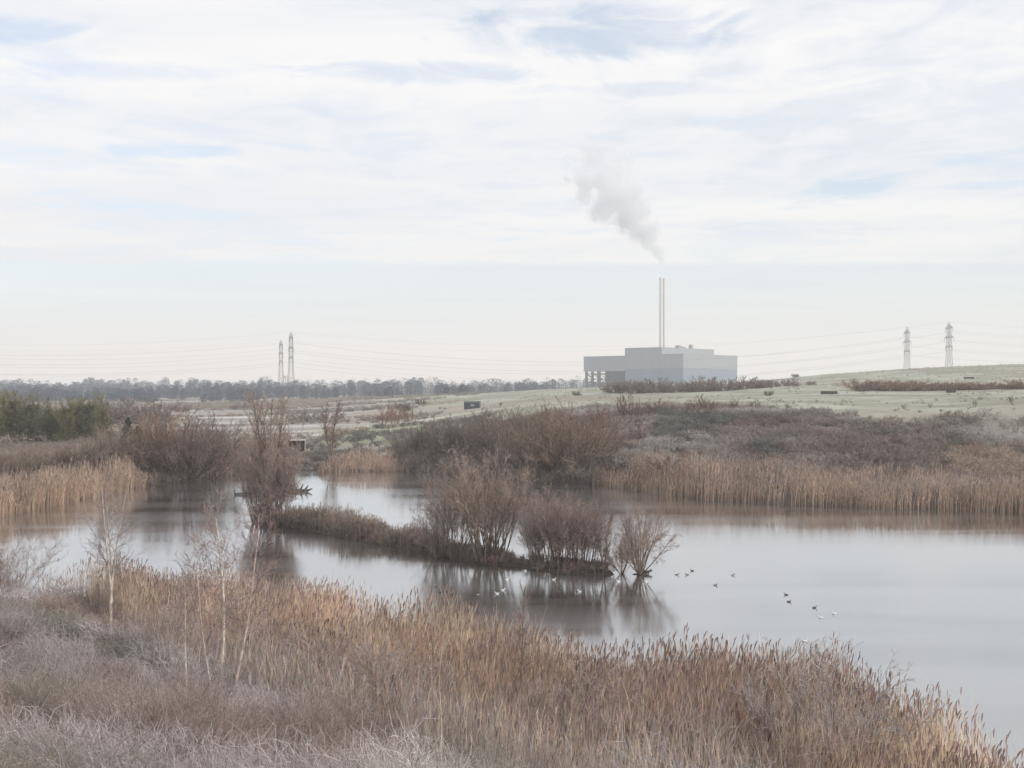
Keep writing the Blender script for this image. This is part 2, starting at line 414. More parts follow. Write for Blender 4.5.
for mk, c1, c2, c3 in groups:
    add_reeds(S, X[mk], Y[mk], Z[mk], hh[mk], .010, c1, c2, c3, r, leaves=2, plume=.45, pl=.26, pw=.038)
tag(add('reed_bed', S.mesh('reed_bed', M_reed)), 'tall dry orange-brown reeds with dark plumes along the near shore', 'reeds', kind='stuff')
print('near reeds', len(X))

# --- frosted grey stems between the brambles and the reeds ------------
S = Strands()
def stem_density(X, Y):
    t = Y - toe(X)
    return sstep(-6, -3, t) * sstep(1.0, -1.0, t - np.interp(X, [-16, -7, 0, 4, 8], [.5, 2, 4.3, 4.6, 1.5])) * sstep(-17, -8, X) * sstep(8.5, 5, X) * (.2 + .8 * sstep(.38, .6, fbm(X / 2.2 + 70, Y / 2.2, 3)))
X, Y = scatter([(-16,18),(-16,48),(-4,40),(8,30),(8,16)], 75, r, stem_density)
Z = ground(X, Y)
add_reeds(S, X, Y, Z, 1.75 + .7 * (fbm(X / 2 + 5, Y / 2, 3) - .4), .011, (.44,.37,.335), (.53,.46,.43), (.45,.39,.37), r, leaves=4, plume=.4, pl=.22, pw=.035, wind=(.02, 0))
tag(add('frosted_weeds', S.mesh('frosted_weeds', M_frost)), 'grey frosted weed stems standing between brambles and reeds', 'weeds', kind='stuff')
print('weeds', len(X))

# --- bramble mounds (near slope) -----------------------------------
def add_bramble(S, cx, cy, cz, rad, h, w, nst, col, r, k=7, twigs=5, twl=.22, tip=1.25, wig=.03):
    """arching stems out of each centre, with short side twigs"""
    n = len(cx) * nst
    A = r.uniform(0, 2 * np.pi, n); rr = np.repeat(rad, nst) * r.uniform(.35, 1.1, n); H = np.repeat(h, nst) * r.uniform(.45, 1.1, n)
    b0 = r.normal(0, .16, (n, 2)) * np.repeat(rad, nst)[:, None]
    t = np.linspace(0, 1, k); pk = r.uniform(.5, .85, n)[:, None]
    prof = 1 - ((t[None] - pk) / np.maximum(pk, 1 - pk)) ** 2
    prof = prof - prof[:, :1] * (1 - t)[None] ** 2
    bend = r.normal(0, .35, n)[:, None] * t[None] ** 2
    ang = A[:, None] + bend
    P = np.zeros((n, k, 3))
    P[:, :, 0] = np.repeat(cx, nst)[:, None] + b0[:, :1] + np.cos(ang) * rr[:, None] * t
    P[:, :, 1] = np.repeat(cy, nst)[:, None] + b0[:, 1:] + np.sin(ang) * rr[:, None] * t
    P[:, :, 2] = np.repeat(cz, nst)[:, None] + H[:, None] * np.clip(prof, -.1, None)
    P[:, 1:] += r.normal(0, wig, (n, k - 1, 3))
    C = np.repeat(col, nst, 0) * (1 + r.normal(0, .16, (n, 1)))
    g = np.ones(k)[None, :, None] * .95
    CC = np.clip(C[:, None, :] * g, .02, .9)
    S.add(P, np.outer(np.ones(n), np.linspace(1.2, .5, k)) * w, CC, r)
    for q in range(twigs):
        i = r.integers(2, k - 1, n); st = P[np.arange(n), i]
        d = unit(r.normal(0, 1, (n, 3)) + [0, 0, .7]); L = (twl * r.uniform(.5, 1.4, n))[:, None]
        d2 = unit(d + r.normal(0, .4, (n, 3)))
        Q = np.stack([st, st + d * L * .5, st + (d + d2) * L * .5], 1)
        S.add(Q, np.outer(np.ones(n), [.9, .7, .3]) * w, np.clip(CC[np.arange(n), i] * r.uniform(1.0, 1.3, (n, 1)), .02, .9), r)
def frost_colour(X, Y):
    a = fbm(X / 3.5 + 11, Y / 3.5, 3)[:, None]; b = fbm(X / 5 + 60, Y / 5 + 4, 3)[:, None]
    c = np.array([.47, .43, .43]) * (.65 + .65 * a)
    c = np.where(b > .63, np.array([.33, .265, .24]), c)
    c = np.where(b < .36, np.array([.335, .32, .28]), c)
    return c
def bramble_density_patchy(X, Y): return bramble_density(X, Y) * (.12 + .88 * sstep(.38, .52, fbm(X / 2.4 + 90, Y / 2.4 + 12, 2)))
S = Strands()
def bramble_density(X, Y):
    t = Y - toe(X); return sstep(2.2, -1.5, t + 2 * (fbm(X / 3, Y / 3, 2) - .5)) * sstep(6, 2, X)
X, Y = scatter([(-52,14),(-52,72),(-30,60),(-8,38),(4,28),(9,16),(9,7),(-14,7)], .55, r, bramble_density)
m = (np.abs(X) < Y * .56 + 3); X, Y = X[m], Y[m]
Z = ground(X, Y); near = Y < 30
sz = np.clip(.55 + 1.2 * (fbm(X / 3.4 + 8, Y / 3.4 + 2, 2) - .48), .3, .95)
for mk, w, nst, tw in ((Y < 15, .0042, 90, 8), ((Y >= 15) & (Y < 22), .006, 80, 8), ((Y >= 22) & (Y < 34), .0095, 75, 8), (Y >= 34, .014, 50, 6)):
    if mk.sum(): add_bramble(S, X[mk], Y[mk], Z[mk] - .05, 1.1 * sz[mk] + .15, 1.1 * sz[mk], w, nst, frost_colour(X[mk], Y[mk]) * [.8, .75, .73], r, twigs=tw, twl=.17, tip=1.15, wig=.06)
# frosted twig domes of the bushier mounds
mxx, myy = scatter([(-52,14),(-52,72),(-30,60),(-8,38),(4,28),(9,16),(9,7),(-14,7)], .27, r, bramble_density)
mk = np.abs(mxx) < myy * .56 + 3; mxx, myy = mxx[mk], myy[mk]
mc_ = frost_colour(mxx, myy) * (1 + r.normal(0, .1, (len(mxx), 1)))
for x0, y0, c0 in zip(mxx, myy, mc_):
    n = int(np.interp(y0, [10, 20, 32, 50], [4200, 3000, 1700, 900])); w0 = np.interp(y0, [10, 20, 32, 50], [.0045, .007, .011, .016])
    Rm = r.uniform(.8, 1.75); Hm = Rm * r.uniform(.7, 1.05); ph = r.uniform(0, 6.28, 3)
    a = r.uniform(0, 2 * np.pi, n); ct = r.random(n) ** .8; st_ = np.sqrt(1 - ct ** 2)
    nrm = np.stack([np.cos(a) * st_, np.sin(a) * st_, ct], -1)
    lob = 1 + .16 * np.sin(3 * a + ph[0]) * st_ + .14 * np.sin(5 * a + ph[1] + 4 * ct) + .12 * np.sin(7 * ct + ph[2])
    q = lob * (.55 + .45 * r.random(n) ** .5)
    P0 = np.stack([x0 + nrm[:, 0] * Rm * q, y0 + nrm[:, 1] * Rm * q, np.zeros(n)], -1)
    P0[:, 2] = ground(P0[:, 0], P0[:, 1]) + Hm * q * ct
    d = unit(nrm * .8 + r.normal(0, .55, (n, 3)) + [0, 0, .25]); d2 = unit(d + r.normal(0, .55, (n, 3)) - [0, 0, .15]); Ln = (.3 * r.uniform(.5, 1.4, n))[:, None]
    S.add(np.stack([P0, P0 + d * Ln * .5, P0 + (d + d2) * Ln * .5], 1), np.outer(np.ones(n), [1, .8, .4]) * w0, np.clip(c0 * (1 + r.normal(0, .2, (n, 1))) * 1.1, .02, .9), r)
print('domes', len(mxx), S.n)
tag(add('bramble_thicket', S.mesh('bramble_thicket', M_frost)), 'grey frosted bramble thicket covering the near slope', 'brambles', kind='stuff')
print('brambles', len(X), S.n)

# --- far shore reeds ----------------------------------------------
def shore_strip(p0, p1, inset, depth, step=1.0):
    pass
def shore_reeds(name, label, xr, depth, dens, h, c1, c2, c3, seed, w=.03, wob=.5, pl=.35):
    r = np.random.default_rng(seed); S = Strands()
    pts = np.array(far_shore); xs = 512 + F * pts[:, 0] / pts[:, 1]
    A = [np.interp(xr, xs, pts[:, 1])]
    Ys = np.interp(np.linspace(xr[0], xr[1], 60), xs, pts[:, 1]); Xs = (np.linspace(xr[0], xr[1], 60) - 512) / F * Ys
    n = int(np.hypot(np.diff(Xs), np.diff(Ys)).sum() * depth * dens)
    t = r.uniform(0, 1, n); x = xr[0] + (xr[1] - xr[0]) * t; y0 = np.interp(x, xs, pts[:, 1])
    dep = depth * (1 - wob + 2 * wob * fbm(x / 30 + seed, x * 0, 2)); endf = sstep(0, .16, t) * sstep(1, .86, t)
    Y = y0 - .5 + r.uniform(0, 1, n) ** 1.6 * dep * (.15 + .85 * endf); X = (x - 512) / F * Y
    keep = r.random(n) < (.35 + .65 * sstep(.3, .55, fbm(X / 3, Y / 3, 3))); X, Y = X[keep], Y[keep]
    Z = np.maximum(ground(X, Y), -.1)
    add_reeds(S, X, Y, Z, h * (.45 + .55 * sstep(0, .12, (x[keep] - xr[0]) / (xr[1] - xr[0])) * sstep(1, .86, (x[keep] - xr[0]) / (xr[1] - xr[0]))) * (1 + .9 * (fbm(X / 5 + seed, Y / 5, 3) - .5)), w, c1, c2, c3, r, leaves=2, plume=.5, pl=pl, pw=.07, wind=(.08, 0))
    return tag(add(name, S.mesh(name, M_reed)), label, 'reeds', kind='stuff')
shore_reeds('reed_fringe', 'bright straw reeds along the left bank of the lake', (-60, 146), 9, 22, 2.0, (.54,.41,.32), (.60,.465,.365), (.42,.335,.29), 31)
shore_reeds('reed_fringe', 'thin straw reeds under the bushes on the far left bank', (195, 262), 3, 14, 1.5, (.42,.33,.25), (.47,.37,.29), (.36,.28,.23), 32)
shore_reeds('reed_fringe', 'low orange reeds at the far end of the lake', (318, 404), 5, 22, 1.8, (.50,.375,.295), (.55,.425,.34), (.42,.33,.285), 33, w=.04)
shore_reeds('reed_fringe', 'long band of straw reeds under the right bank', (592, 1160), 9, 15, 2.05, (.49,.37,.285), (.55,.425,.335), (.40,.315,.275), 34)
print('fringes')

# --- scrub on the banks -------------------------------------------
def bank_colour(X, Y):
    x = 512 + F * X / Y; d = sdist(LAKE, X, Y)
    b = fbm(X / 9 + 12, Y / 7 + 4, 3)[:, None]; e = fbm(X / 16 + 2, Y / 8 + 40, 3)[:, None]
    c = np.array([.34, .295, .27]) * (.75 + .5 * b)
    c = np.where(e > .56, np.array([.27, .222, .2]), c)
    c = np.where((e < .43), np.array([.42, .39, .375]), c)
    green = ((x > 655) & (x < 780) & (d > 18) & (d < 36) & (b[:, 0] > .42))[:, None]
    c = np.where(green, np.array([.21, .21, .195]), c)
    orange = (np.exp(-((x - 1000) / 55) ** 2 - ((Y - 118) / 9) ** 2) > .35 + .5 * (b[:, 0] - .4))[:, None]
    c = np.where(orange, np.array([.41, .325, .265]), c)
    grn2 = ((x > 770) & (x < 960) & (d > 30))[:, None]
    return np.where(grn2 & (b > .4), np.array([.235, .215, .18]), c)
S = Strands(); r = np.random.default_rng(41)
X, Y = scatter([(-14,138),(-8,178),(10,172),(60,168),(130,180),(150,90),(30,92),(2,120)], 1.15, r,
    lambda X, Y: sstep(3, 6, sdist(LAKE, X, Y)) * sstep(51, 43, sdist(LAKE, X, Y) + 12 * (fbm(X / 9 + 31, Y / 9, 4) - .5)) * (1 - .93 * sstep(958, 998, 512 + F * X / Y + 40 * (fbm(X/9+31, Y/9, 4) - .5)) * sstep(122, 132, Y) * sstep(162, 148, Y)))
Z = ground(X, Y); s = np.clip(.5 + 1.2 * (fbm(X / 6 + 9, Y / 6, 3) - .25), .35, 1.5)
add_bramble(S, X, Y, Z - .05, 1.5 * s, 1.15 * s, .05, 16, bank_colour(X, Y), r, k=5, twigs=3, twl=.4)
tag(add('bank_scrub', S.mesh('bank_scrub', M_scrub)), 'grey-brown frosted scrub covering the slope of the right bank', 'scrub', kind='stuff')
print('bank', len(X), S.n)
S = Strands()
X, Y = scatter([(-66,92),(-90,150),(-75,190),(-34,178),(-36,132)], .9, r, lambda X, Y: sstep(2, 4, sdist(LAKE, X, Y)))
Z = ground(X, Y); s = np.clip(.5 + 1.1 * (fbm(X / 6 + 9, Y / 6, 3) - .25), .35, 1.5)
add_bramble(S, X, Y, Z - .05, 1.5 * s, 1.3 * s, .05, 14, np.array([.30,.255,.23]) * (.75 + .5 * fbm(X / 7, Y / 7, 3)[:, None]), r, k=5, twigs=3, twl=.4)
X, Y = scatter([(-34,146),(-36,190),(-30,240),(-4,205),(-2,160),(-12,142)], .35, r, lambda X, Y: sstep(2, 4, sdist(LAKE, X, Y)) * (1 - (np.abs(512 + F * X / Y - 297) < 14) * (Y < 167)) * sstep(.45, .6, fbm(X / 8 + 2, Y / 5, 3)))
Z = ground(X, Y)
add_bramble(S, X, Y, Z - .05, np.full(len(X), 1.2), np.full(len(X), .8), .06, 14, np.array([.2,.19,.18]) * (.75 + .5 * fbm(X / 7, Y / 7, 3)[:, None]), r, k=5, twigs=3, twl=.4)
def skirt(xa, xb, depth, col, dens, seed, hgt=1.3):
    pts = np.array(far_shore); xs = 512 + F * pts[:, 0] / pts[:, 1]; rr = np.random.default_rng(seed)
    n = int((xb - xa) * .12 * depth * dens); x = rr.uniform(xa, xb, n); Y = np.interp(x, xs, pts[:, 1]) - .2 + rr.uniform(0, depth, n); X = (x - 512) / F * Y
    h = hgt * rr.uniform(.5, 1.2, n)
    add_bramble(S, X, Y, np.maximum(ground(X, Y), -.05) - .1, h * 1.1, h, .045, 20, jit(col, n, rr, .15, .04), rr, k=5, twigs=4, twl=.45)
skirt(396, 606, 9, (.215, .185, .165), 1.1, 51, 1.8)
skirt(144, 262, 7, (.21, .18, .16), 1.1, 52, 1.3)
skirt(255, 322, 4, (.30, .28, .265), .5, 53, .7)
tag(add('shore_scrub', S.mesh('shore_scrub', M_scrub)), 'low dark brown scrub along the left and centre shores', 'scrub', kind='stuff')
# --- island sedge and spit ----------------------------------------
S = Strands()
def isle_dens(X, Y): return sstep(.3, -.4, sdist(ISLE, X, Y))
X, Y = scatter(ISLE, 26, r, isle_dens); x = 512 + F * X / Y
m = (x < 515) | (x > 530); X, Y, x = X[m], Y[m], x[m]
add_reeds(S, X, Y, ground(X, Y), np.where(x < 436, .5 + 1.3 * vnoise(X / 2.2, Y / 2.2) ** 1.5, .35), .025, (.29,.235,.19), (.34,.28,.235), (.33,.27,.235), r, leaves=3, plume=.25, pl=.2, pw=.05, wind=(0, 0))
cx, cy = scatter(ISLE, 3.2, r, lambda X, Y: sstep(.25, -.2, sdist(ISLE, X, Y)))
xx = 512 + F * cx / cy; hs = np.where(xx < 440, .35 + 1.3 * vnoise(cx / 2.2, cy / 2.2) ** 1.5, np.where((xx > 502) & (xx < 528), .22, .42)) * r.uniform(.6, 1.2, len(cx))
add_bramble(S, cx, cy, ground(cx, cy) - .1, .8 * hs + .15, hs, .026, 22, jit((.25,.205,.18), len(cx), r), r, k=5, twigs=3, twl=.3)
tag(add('island_sedge', S.mesh('island_sedge', M_scrub)), 'dark brown sedge covering the long low island', 'sedge', kind='stuff')
# --- marsh tussocks on the far flats --------------------------------
S = Strands()
X, Y = scatter([(-420,170),(-560,620),(0,680),(-20,420),(-20,240),(-40,190)], .14, r, lambda X, Y: sstep(6, 14, sdist(POND, X, Y)) * sstep(.47, .58, fbm(X / 60 + 7, Y / 18 + 3, 4)))
n = len(X); hgt = np.where(fbm(X / 25, Y / 12, 3) > .58, 1.6, .7)
bc = np.where(fbm(X / 30 + 4, Y / 15, 3)[:, None] > .55, np.array([.38,.325,.275]), np.array([.29,.265,.245]))
add_bramble(S, X, Y, ground(X, Y) - .05, 1.6 * hgt, hgt * .8, .13, 9, bc, r, k=4, twigs=2, twl=.6)
tag(add('marsh_scrub', S.mesh('marsh_scrub', M_scrub)), 'low brown rushes in bands across the far marsh', 'marsh plants', kind='stuff')
print('marsh', n, S.n)

S = Strands(); r = np.random.default_rng(61)
X, Y = scatter([(-40,190),(-60,420),(180,520),(330,520),(150,150),(40,150)], .035, r, lambda X, Y: sstep(430, 520, 512 + F * X / Y) * sstep(40, 52, sdist(LAKE, X, Y)) * sstep(.42, .7, fbm(X / 14 + 3, Y / 14, 4)))
add_bramble(S, X, Y, ground(X, Y) - .05, np.full(len(X), .5), .35 * r.uniform(.6, 1.3, len(X)), .09, 7, jit((.40, .39, .33), len(X), r, .08, .03), r, k=4, twigs=1, twl=.3)
tag(add('rough_grass', S.mesh('rough_grass', M_scrub)), 'tufts of bleached rough grass in the frosted hill pasture', 'grass', kind='stuff')
# ------------------------------------------------------------------ trees and shrubs
def grow(st, d, L, k, wob, trop, r):
    n = len(st); P = np.zeros((n, k, 3)); P[:, 0] = st; d = unit(d)
    for i in range(1, k):
        d = unit(d + r.normal(0, wob, (n, 3)) + np.asarray(trop))
        P[:, i] = P[:, i - 1] + d * (L / (k - 1))[:, None]
    return P
def branch(P, L, per, t0, t1, ang, ratio, k, wob, trop, r, taper=.55):
    n, kk, _ = P.shape; idx = np.repeat(np.arange(n), per); m = len(idx)
    t = np.tile((np.arange(per) + .5) / per, n) + r.uniform(-.5, .5, m) / per; t = np.clip(t0 + (t1 - t0) * t, 0, .999)
    u = t * (kk - 1); i = u.astype(int); f = (u - i)[:, None]
    st = P[idx, i] * (1 - f) + P[idx, i + 1] * f; tan = unit(P[idx, i + 1] - P[idx, i])
    side = unit(np.cross(tan, unit(r.normal(size=(m, 3)))))
    a = np.radians(ang) * r.uniform(.6, 1.35, m)[:, None]
    d = tan * np.cos(a) + side * np.sin(a)
    LL = L[idx] * ratio * (1 - taper * t) * r.uniform(.65, 1.3, m)
    return grow(st, d, LL, k, wob, trop, r), LL
BARK = (.23, .19, .165); TWIG = (.27, .2, .175)
def make_shrub(seed, H, nst, spread, per=(6, 6, 3), base=.4, wid=(.10, .045, .03), twig=(.27,.2,.175), bark=(.22,.18,.155), trop=.05, ang=(32, 38, 42), ratio=(.5, .45, .55), tipc=1.15, wob=.12):
    """many-stemmed leafless shrub: stems (trunk mesh) and the twigs of its crown"""
    r = np.random.default_rng(seed)
    a = r.uniform(0, 2 * np.pi, nst); sp = np.radians(spread) * r.random(nst) ** .6
    st = np.stack([np.cos(a) * base * r.random(nst), np.sin(a) * base * r.random(nst), np.full(nst, -.1)], -1)
    d = np.stack([np.cos(a) * np.sin(sp), np.sin(a) * np.sin(sp), np.cos(sp)], -1)
    L = H * r.uniform(.6, 1.02, nst)
    P0 = grow(st, d, L, 7, wob * .6, (0, 0, trop), r)
    T = Strands(); T.tubes(P0, np.outer(r.uniform(.7, 1.2, nst), np.linspace(1, .25, 7)) * wid[0], jit(bark, nst, r, .15, .04), 4)
    C = Strands()
    P1, L1 = branch(P0, L, per[0], .25, 1, ang[0], ratio[0], 5, wob, (0, 0, trop), r)
    C.add(P1, np.outer(np.ones(len(P1)), np.linspace(1, .5, 5)) * wid[1], jit(twig, len(P1), r, .15, .04) * .9, r)
    P2, L2 = branch(P1, L1, per[1], .2, 1, ang[1], ratio[1], 4, wob * 1.2, (0, 0, trop), r)
    C.add(P2, np.outer(np.ones(len(P2)), np.linspace(1, .4, 4)) * wid[2], jit(twig, len(P2), r, .18, .05), r)
    if per[2]:
        P3, L3 = branch(P2, L2, per[2], .2, 1, ang[2], ratio[2], 3, wob * 1.2, (0, 0, trop), r)
        C.add(P3, np.outer(np.ones(len(P3)), [1, .8, .3]) * wid[2] * .85, jit(np.array(twig) * tipc, len(P3), r, .18, .05), r)
    h = float(np.percentile(np.concatenate(C.V)[:, 2], 97))
    return T.mesh('trunk', M_wood, True), C.mesh('crown', M_twig), h
def make_tree(seed, H, forks, per=(9, 7, 4), wid=(.3, .07, .035, .025), t0=.3, lim=(40, 40, 42), ratio=(.42, .42, .5), trop=.06, wob=.08, bark=(.22,.18,.155), twig=TWIG, lean=(0, 0), sides=6, forkspread=14, tipc=1.1, fork_t=0, limbmix=.25):
    r = np.random.default_rng(seed)
    a = r.uniform(0, 2 * np.pi) + np.arange(forks) * 2 * np.pi / forks + r.normal(0, .3, forks); sp = np.radians(forkspread) * (1 if forks > 1 else .1) * r.uniform(.5, 1.2, forks)
    st = np.stack([np.cos(a) * .12 * (forks > 1), np.sin(a) * .12 * (forks > 1), np.full(forks, -.1)], -1)
    d = np.stack([np.cos(a) * np.sin(sp) + lean[0], np.sin(a) * np.sin(sp) + lean[1], np.cos(sp)], -1)
    L = H * r.uniform(.82, 1.02, forks)
    T = Strands(); rad0 = np.linspace(1, .16, 10)
    if fork_t:
        m0 = grow(np.array([[0, 0, -.1]]), np.array([[lean[0], lean[1], 1.]]), np.array([H * fork_t]), 10, wob * .3, (0, 0, .05), r)
        T.tubes(m0, np.linspace(1, .72, 10)[None] * wid[0], np.array([bark]), sides)
        st = np.repeat(m0[:, -1], forks, 0) - [0, 0, .02]; L = L * (1 - fork_t); rad0 = np.linspace(.7, .16, 10)
    P0 = grow(st, d, L, 10, wob * .5, (-lean[0] * .12, -lean[1] * .12, .03), r)
    cb = jit(bark, forks, r, .08, .03)[:, None, :] * np.linspace(1, .9, 10)[None, :, None]
    T.tubes(P0, np.outer(r.uniform(.8, 1.1, forks), rad0) * wid[0], cb, sides)
    if fork_t: P0 = np.concatenate([P0, m0 + 0]); L = np.concatenate([L, [H * fork_t]])
    P1, L1 = branch(P0, L, per[0], t0, 1, lim[0], ratio[0], 6, wob, (0, 0, trop), r)
    T.tubes(P1, np.outer(np.ones(len(P1)), np.linspace(1, .35, 6)) * wid[1], jit(np.array(bark) * (1 - limbmix) + np.array(twig) * limbmix, len(P1), r, .12, .04), 4)
    C = Strands()
    P2, L2 = branch(P1, L1, per[1], .2, 1, lim[1], ratio[1], 4, wob * 1.4, (0, 0, trop), r)
    C.add(P2, np.outer(np.ones(len(P2)), np.linspace(1, .5, 4)) * wid[2], jit(twig, len(P2), r, .15, .04), r)
    P3, L3 = branch(P2, L2, per[2], .15, 1, lim[2], ratio[2], 3, wob * 1.4, (0, 0, trop * .6), r)
    C.add(P3, np.outer(np.ones(len(P3)), [1, .8, .3]) * wid[3], jit(np.array(twig) * tipc, len(P3), r, .18, .05), r)
    return T.mesh('trunk', M_wood, True), C.mesh('crown', M_twig), float(np.percentile(np.concatenate(C.V)[:, 2], 97.5))

def plant(name, proto, x, Y, ytop, label, cat, group=None, color=(1, 1, 1), wide=1.0, rz=None, X=None, sink=0.0):
    """stands a plant so that its foot is on the ground at distance Y and its top reaches picture row ytop"""
    X = (x - 512) / F * Y; z = gz(X, Y) - sink; z = max(z, -.05)
    h = CAMZ - (ytop - 384) * Y / F - z; s = h / proto[2]
    o = empty(name, (X, Y, z), random.uniform(0, 6.28) if rz is None else rz); o.scale = (s * wide, s * wide, s)
    tag(o, label, cat, group)
    for nm, me in zip(('trunk', 'crown', 'ivy'), (proto[0], proto[1]) + tuple(proto[3:])):
        c = add(nm, me, o); c.color = (*color, 1)
    return o

willow = [make_shrub(100 + i, 6, 24, 30, per=(8, 8, 4), base=.8, wid=(.09, .028, .02), twig=(.34,.27,.235), bark=(.22,.175,.14), wob=.1) for i in range(3)]
dense = [make_shrub(120 + i, 5, 26, 24, per=(9, 8, 4), base=1.1, wid=(.07, .03, .022), twig=(.32,.262,.238), trop=.07) for i in range(2)]
fan = make_shrub(140, 4, 18, 50, per=(10, 8, 5), base=.15, wid=(.09, .026, .02), twig=(.32,.255,.225), bark=(.2,.16,.13), trop=.03)
dark = [make_shrub(160 + i, 6, 42, 68, per=(9, 8, 3), base=1.6, wid=(.10, .05, .04), twig=(.33,.295,.27), bark=(.15,.125,.115), trop=.05) for i in range(3)]
small = [make_shrub(180 + i, 2.6, 12, 50, per=(6, 5, 2), base=.4, wid=(.07, .05, .045), twig=(.27,.21,.185), trop=.05) for i in range(3)]
hedge = [make_shrub(200 + i, 4, 34, 72, per=(8, 6, 3), base=1.8, wid=(.14, .11, .1), twig=(.29,.255,.225), trop=.03) for i in range(3)]
tall = make_tree(220, 11, 7, per=(20, 11, 6), wid=(.2, .055, .04, .036), t0=.06, lim=(30, 36, 40), ratio=(.30, .45, .5), twig=(.35,.28,.24), forkspread=13, tipc=1.15)
slim = make_tree(221, 8, 4, per=(14, 9, 4), wid=(.16, .06, .045, .04), t0=.15, lim=(24, 30, 36), ratio=(.3, .42, .5), twig=(.31,.24,.205), forkspread=9)

# island willows
plant('willow_shrub', willow[0], 458, 70.5, 466, 'orange-twigged bare willow at the left of the island clump', 'willow', 'bare willows on the island', wide=.92)
plant('willow_shrub', willow[1], 484, 69, 456, 'tallest bare willow in the middle of the island', 'willow', 'bare willows on the island', wide=.92)
plant('willow_shrub', willow[2], 495, 69.5, 470, 'bare willow leaning over the grassy notch of the island', 'willow', 'bare willows on the island', (.95,.95,.95))
plant('bare_shrub', dense[0], 547, 66.6, 500, 'dense brown shrub right of the island notch', 'shrub', 'dense shrubs on the island', wide=.95)
plant('bare_shrub', dense[1], 563, 66, 497, 'dense tall brown shrub in the island right-hand thicket', 'shrub', 'dense shrubs on the island', (1.05,1,.98))
plant('bare_shrub', dense[0], 585, 65.5, 506, 'dense brown shrub next to the thin stems near the island tip', 'shrub', 'dense shrubs on the island', (.95,.93,.95), rz=2.2)
plant('bare_shrub', slim, 604, 64.5, 512, 'thin upright shrub beside the dense island thicket', 'shrub', color=(.9,.85,.8), wide=1.0)
plant('bare_shrub', fan, 622, 64.6, 538, 'small straggly shrub in the gap before the island tip', 'shrub', color=(1.05,.95,.88), wide=.75)
plant('bare_shrub', fan, 640, 64.3, 512, 'fan-shaped bare shrub standing alone in water at the island tip', 'shrub', wide=1.0, rz=1.0)
plant('bare_shrub', dense[1], 534, 66.7, 512, 'slim brown shrub at the left edge of the dense island thicket', 'shrub', 'dense shrubs on the island', (1.02,.98,.96), rz=4.0, wide=.7)
plant('bare_shrub', dense[0], 575, 65.4, 500, 'upright brown shrub in front of the island thicket', 'shrub', 'dense shrubs on the island', (.98,.95,.95), rz=5.0, wide=.75)
plant('willow_shrub', willow[0], 440, 71.3, 484, 'lowest bare willow at the far left of the island clump', 'willow', 'bare willows on the island', (.9,.88,.88), rz=2.0)
# spit
plant('willow_tree', tall, 269, 88.5, 396, 'tall bare willow with pale orange top on the island left end', 'willow tree', wide=.85)
plant('bare_shrub', willow[2], 259, 88.6, 442, 'grey-brown bare shrub at the left foot of the tall pale-topped willow', 'shrub', color=(.9,.88,.88), wide=.7)
plant('bare_shrub', dense[1], 278, 86.5, 434, 'dense brown shrub at the right foot of the tall pale-topped willow', 'shrub', color=(.98,.96,.93), wide=.7)
plant('bare_shrub', dense[0], 268, 87, 452, 'low thick shrub in front of the tall pale-topped willow', 'shrub', color=(.93,.92,.9), wide=.85)
# left bank
LB = [(14, 122, 449, .95, (.95,.9,.9), 'pale grey-brown bush behind the left straw reeds at picture edge'), (48, 124, 447, 1, (1.0,.92,.9), 'broad grey-brown bush behind the straw reeds below the greenish trees'),
      (82, 126, 446, 1, (.95,.92,.92), 'grey bush right of the broad bush behind the straw reeds'), (112, 124, 433, 1, (.9,.86,.86), 'dark grey bush at the end of the straw reeds'),
      (136, 126, 427, .9, (.85,.8,.8), 'dark brown bush beside the orange willow on the left bank'), (184, 127, 419, .95, (.68,.62,.64), 'darkest round bush overhanging water on the left bank'),
      (206, 130, 428, .8, (.72,.68,.68), 'low dark bush right of the darkest round bush')]
for i, (x, Y, t, wd, c, l) in enumerate(LB): plant('bare_bush', dark[i % 3], x, Y, t, l, 'bush', 'bare bushes on the left bank', tuple(np.array(c) * [.93, .88, .82]), wd)
plant('willow_bush', willow[1], 160, 128, 416, 'orange-tinged bare willow between dark bushes on the left bank', 'willow', color=(1.05,.85,.65), wide=1.0)
# far-end and centre bank
plant('bare_tree', slim, 331, 152, 402, 'slim bare tree at the far end of the lake', 'tree', color=(.95,.9,.88), wide=1.1)
CB = [(412, 145, 432, 1.0, (.72,.70,.74), 'low dark bush where the far reeds end'), (440, 146, 424, 1.0, (.68,.66,.70), 'dark grey bush at the left of the central bank thicket'),
      (470, 145, 420, 1.0, (.75,.7,.72), 'dark bush right behind the island willows'), (500, 142, 418, .95, (.8,.74,.73), 'brown bush between the island willows and the big rounded bush'),
      (534, 128.5, 422, .9, (.8,.72,.7), 'dark brown bush overhanging the water left of the big rounded bush'), (566, 126, 414, .95, (.88,.77,.72), 'biggest rounded brown bush overhanging the lake on the centre bank'),
      (588, 131, 420, .8, (.8,.72,.7), 'brown bush at the right shoulder of the big rounded bush'), (525, 148, 411, .9, (.8,.76,.76), 'grey bush on top of the central bank behind the thicket'),
      (552, 146, 407, .8, (.85,.78,.76), 'highest grey bush on the central bank'), (482, 156, 412, .8, (.78,.74,.74), 'dark bush near the green shed on the central bank')]
for i, (x, Y, t, wd, c, l) in enumerate(CB): plant('bare_bush', dark[(i + 1) % 3], x, Y, t, l, 'bush', 'bare bushes on the central bank', tuple(np.array(c) * [.94, .91, .85]), wd)
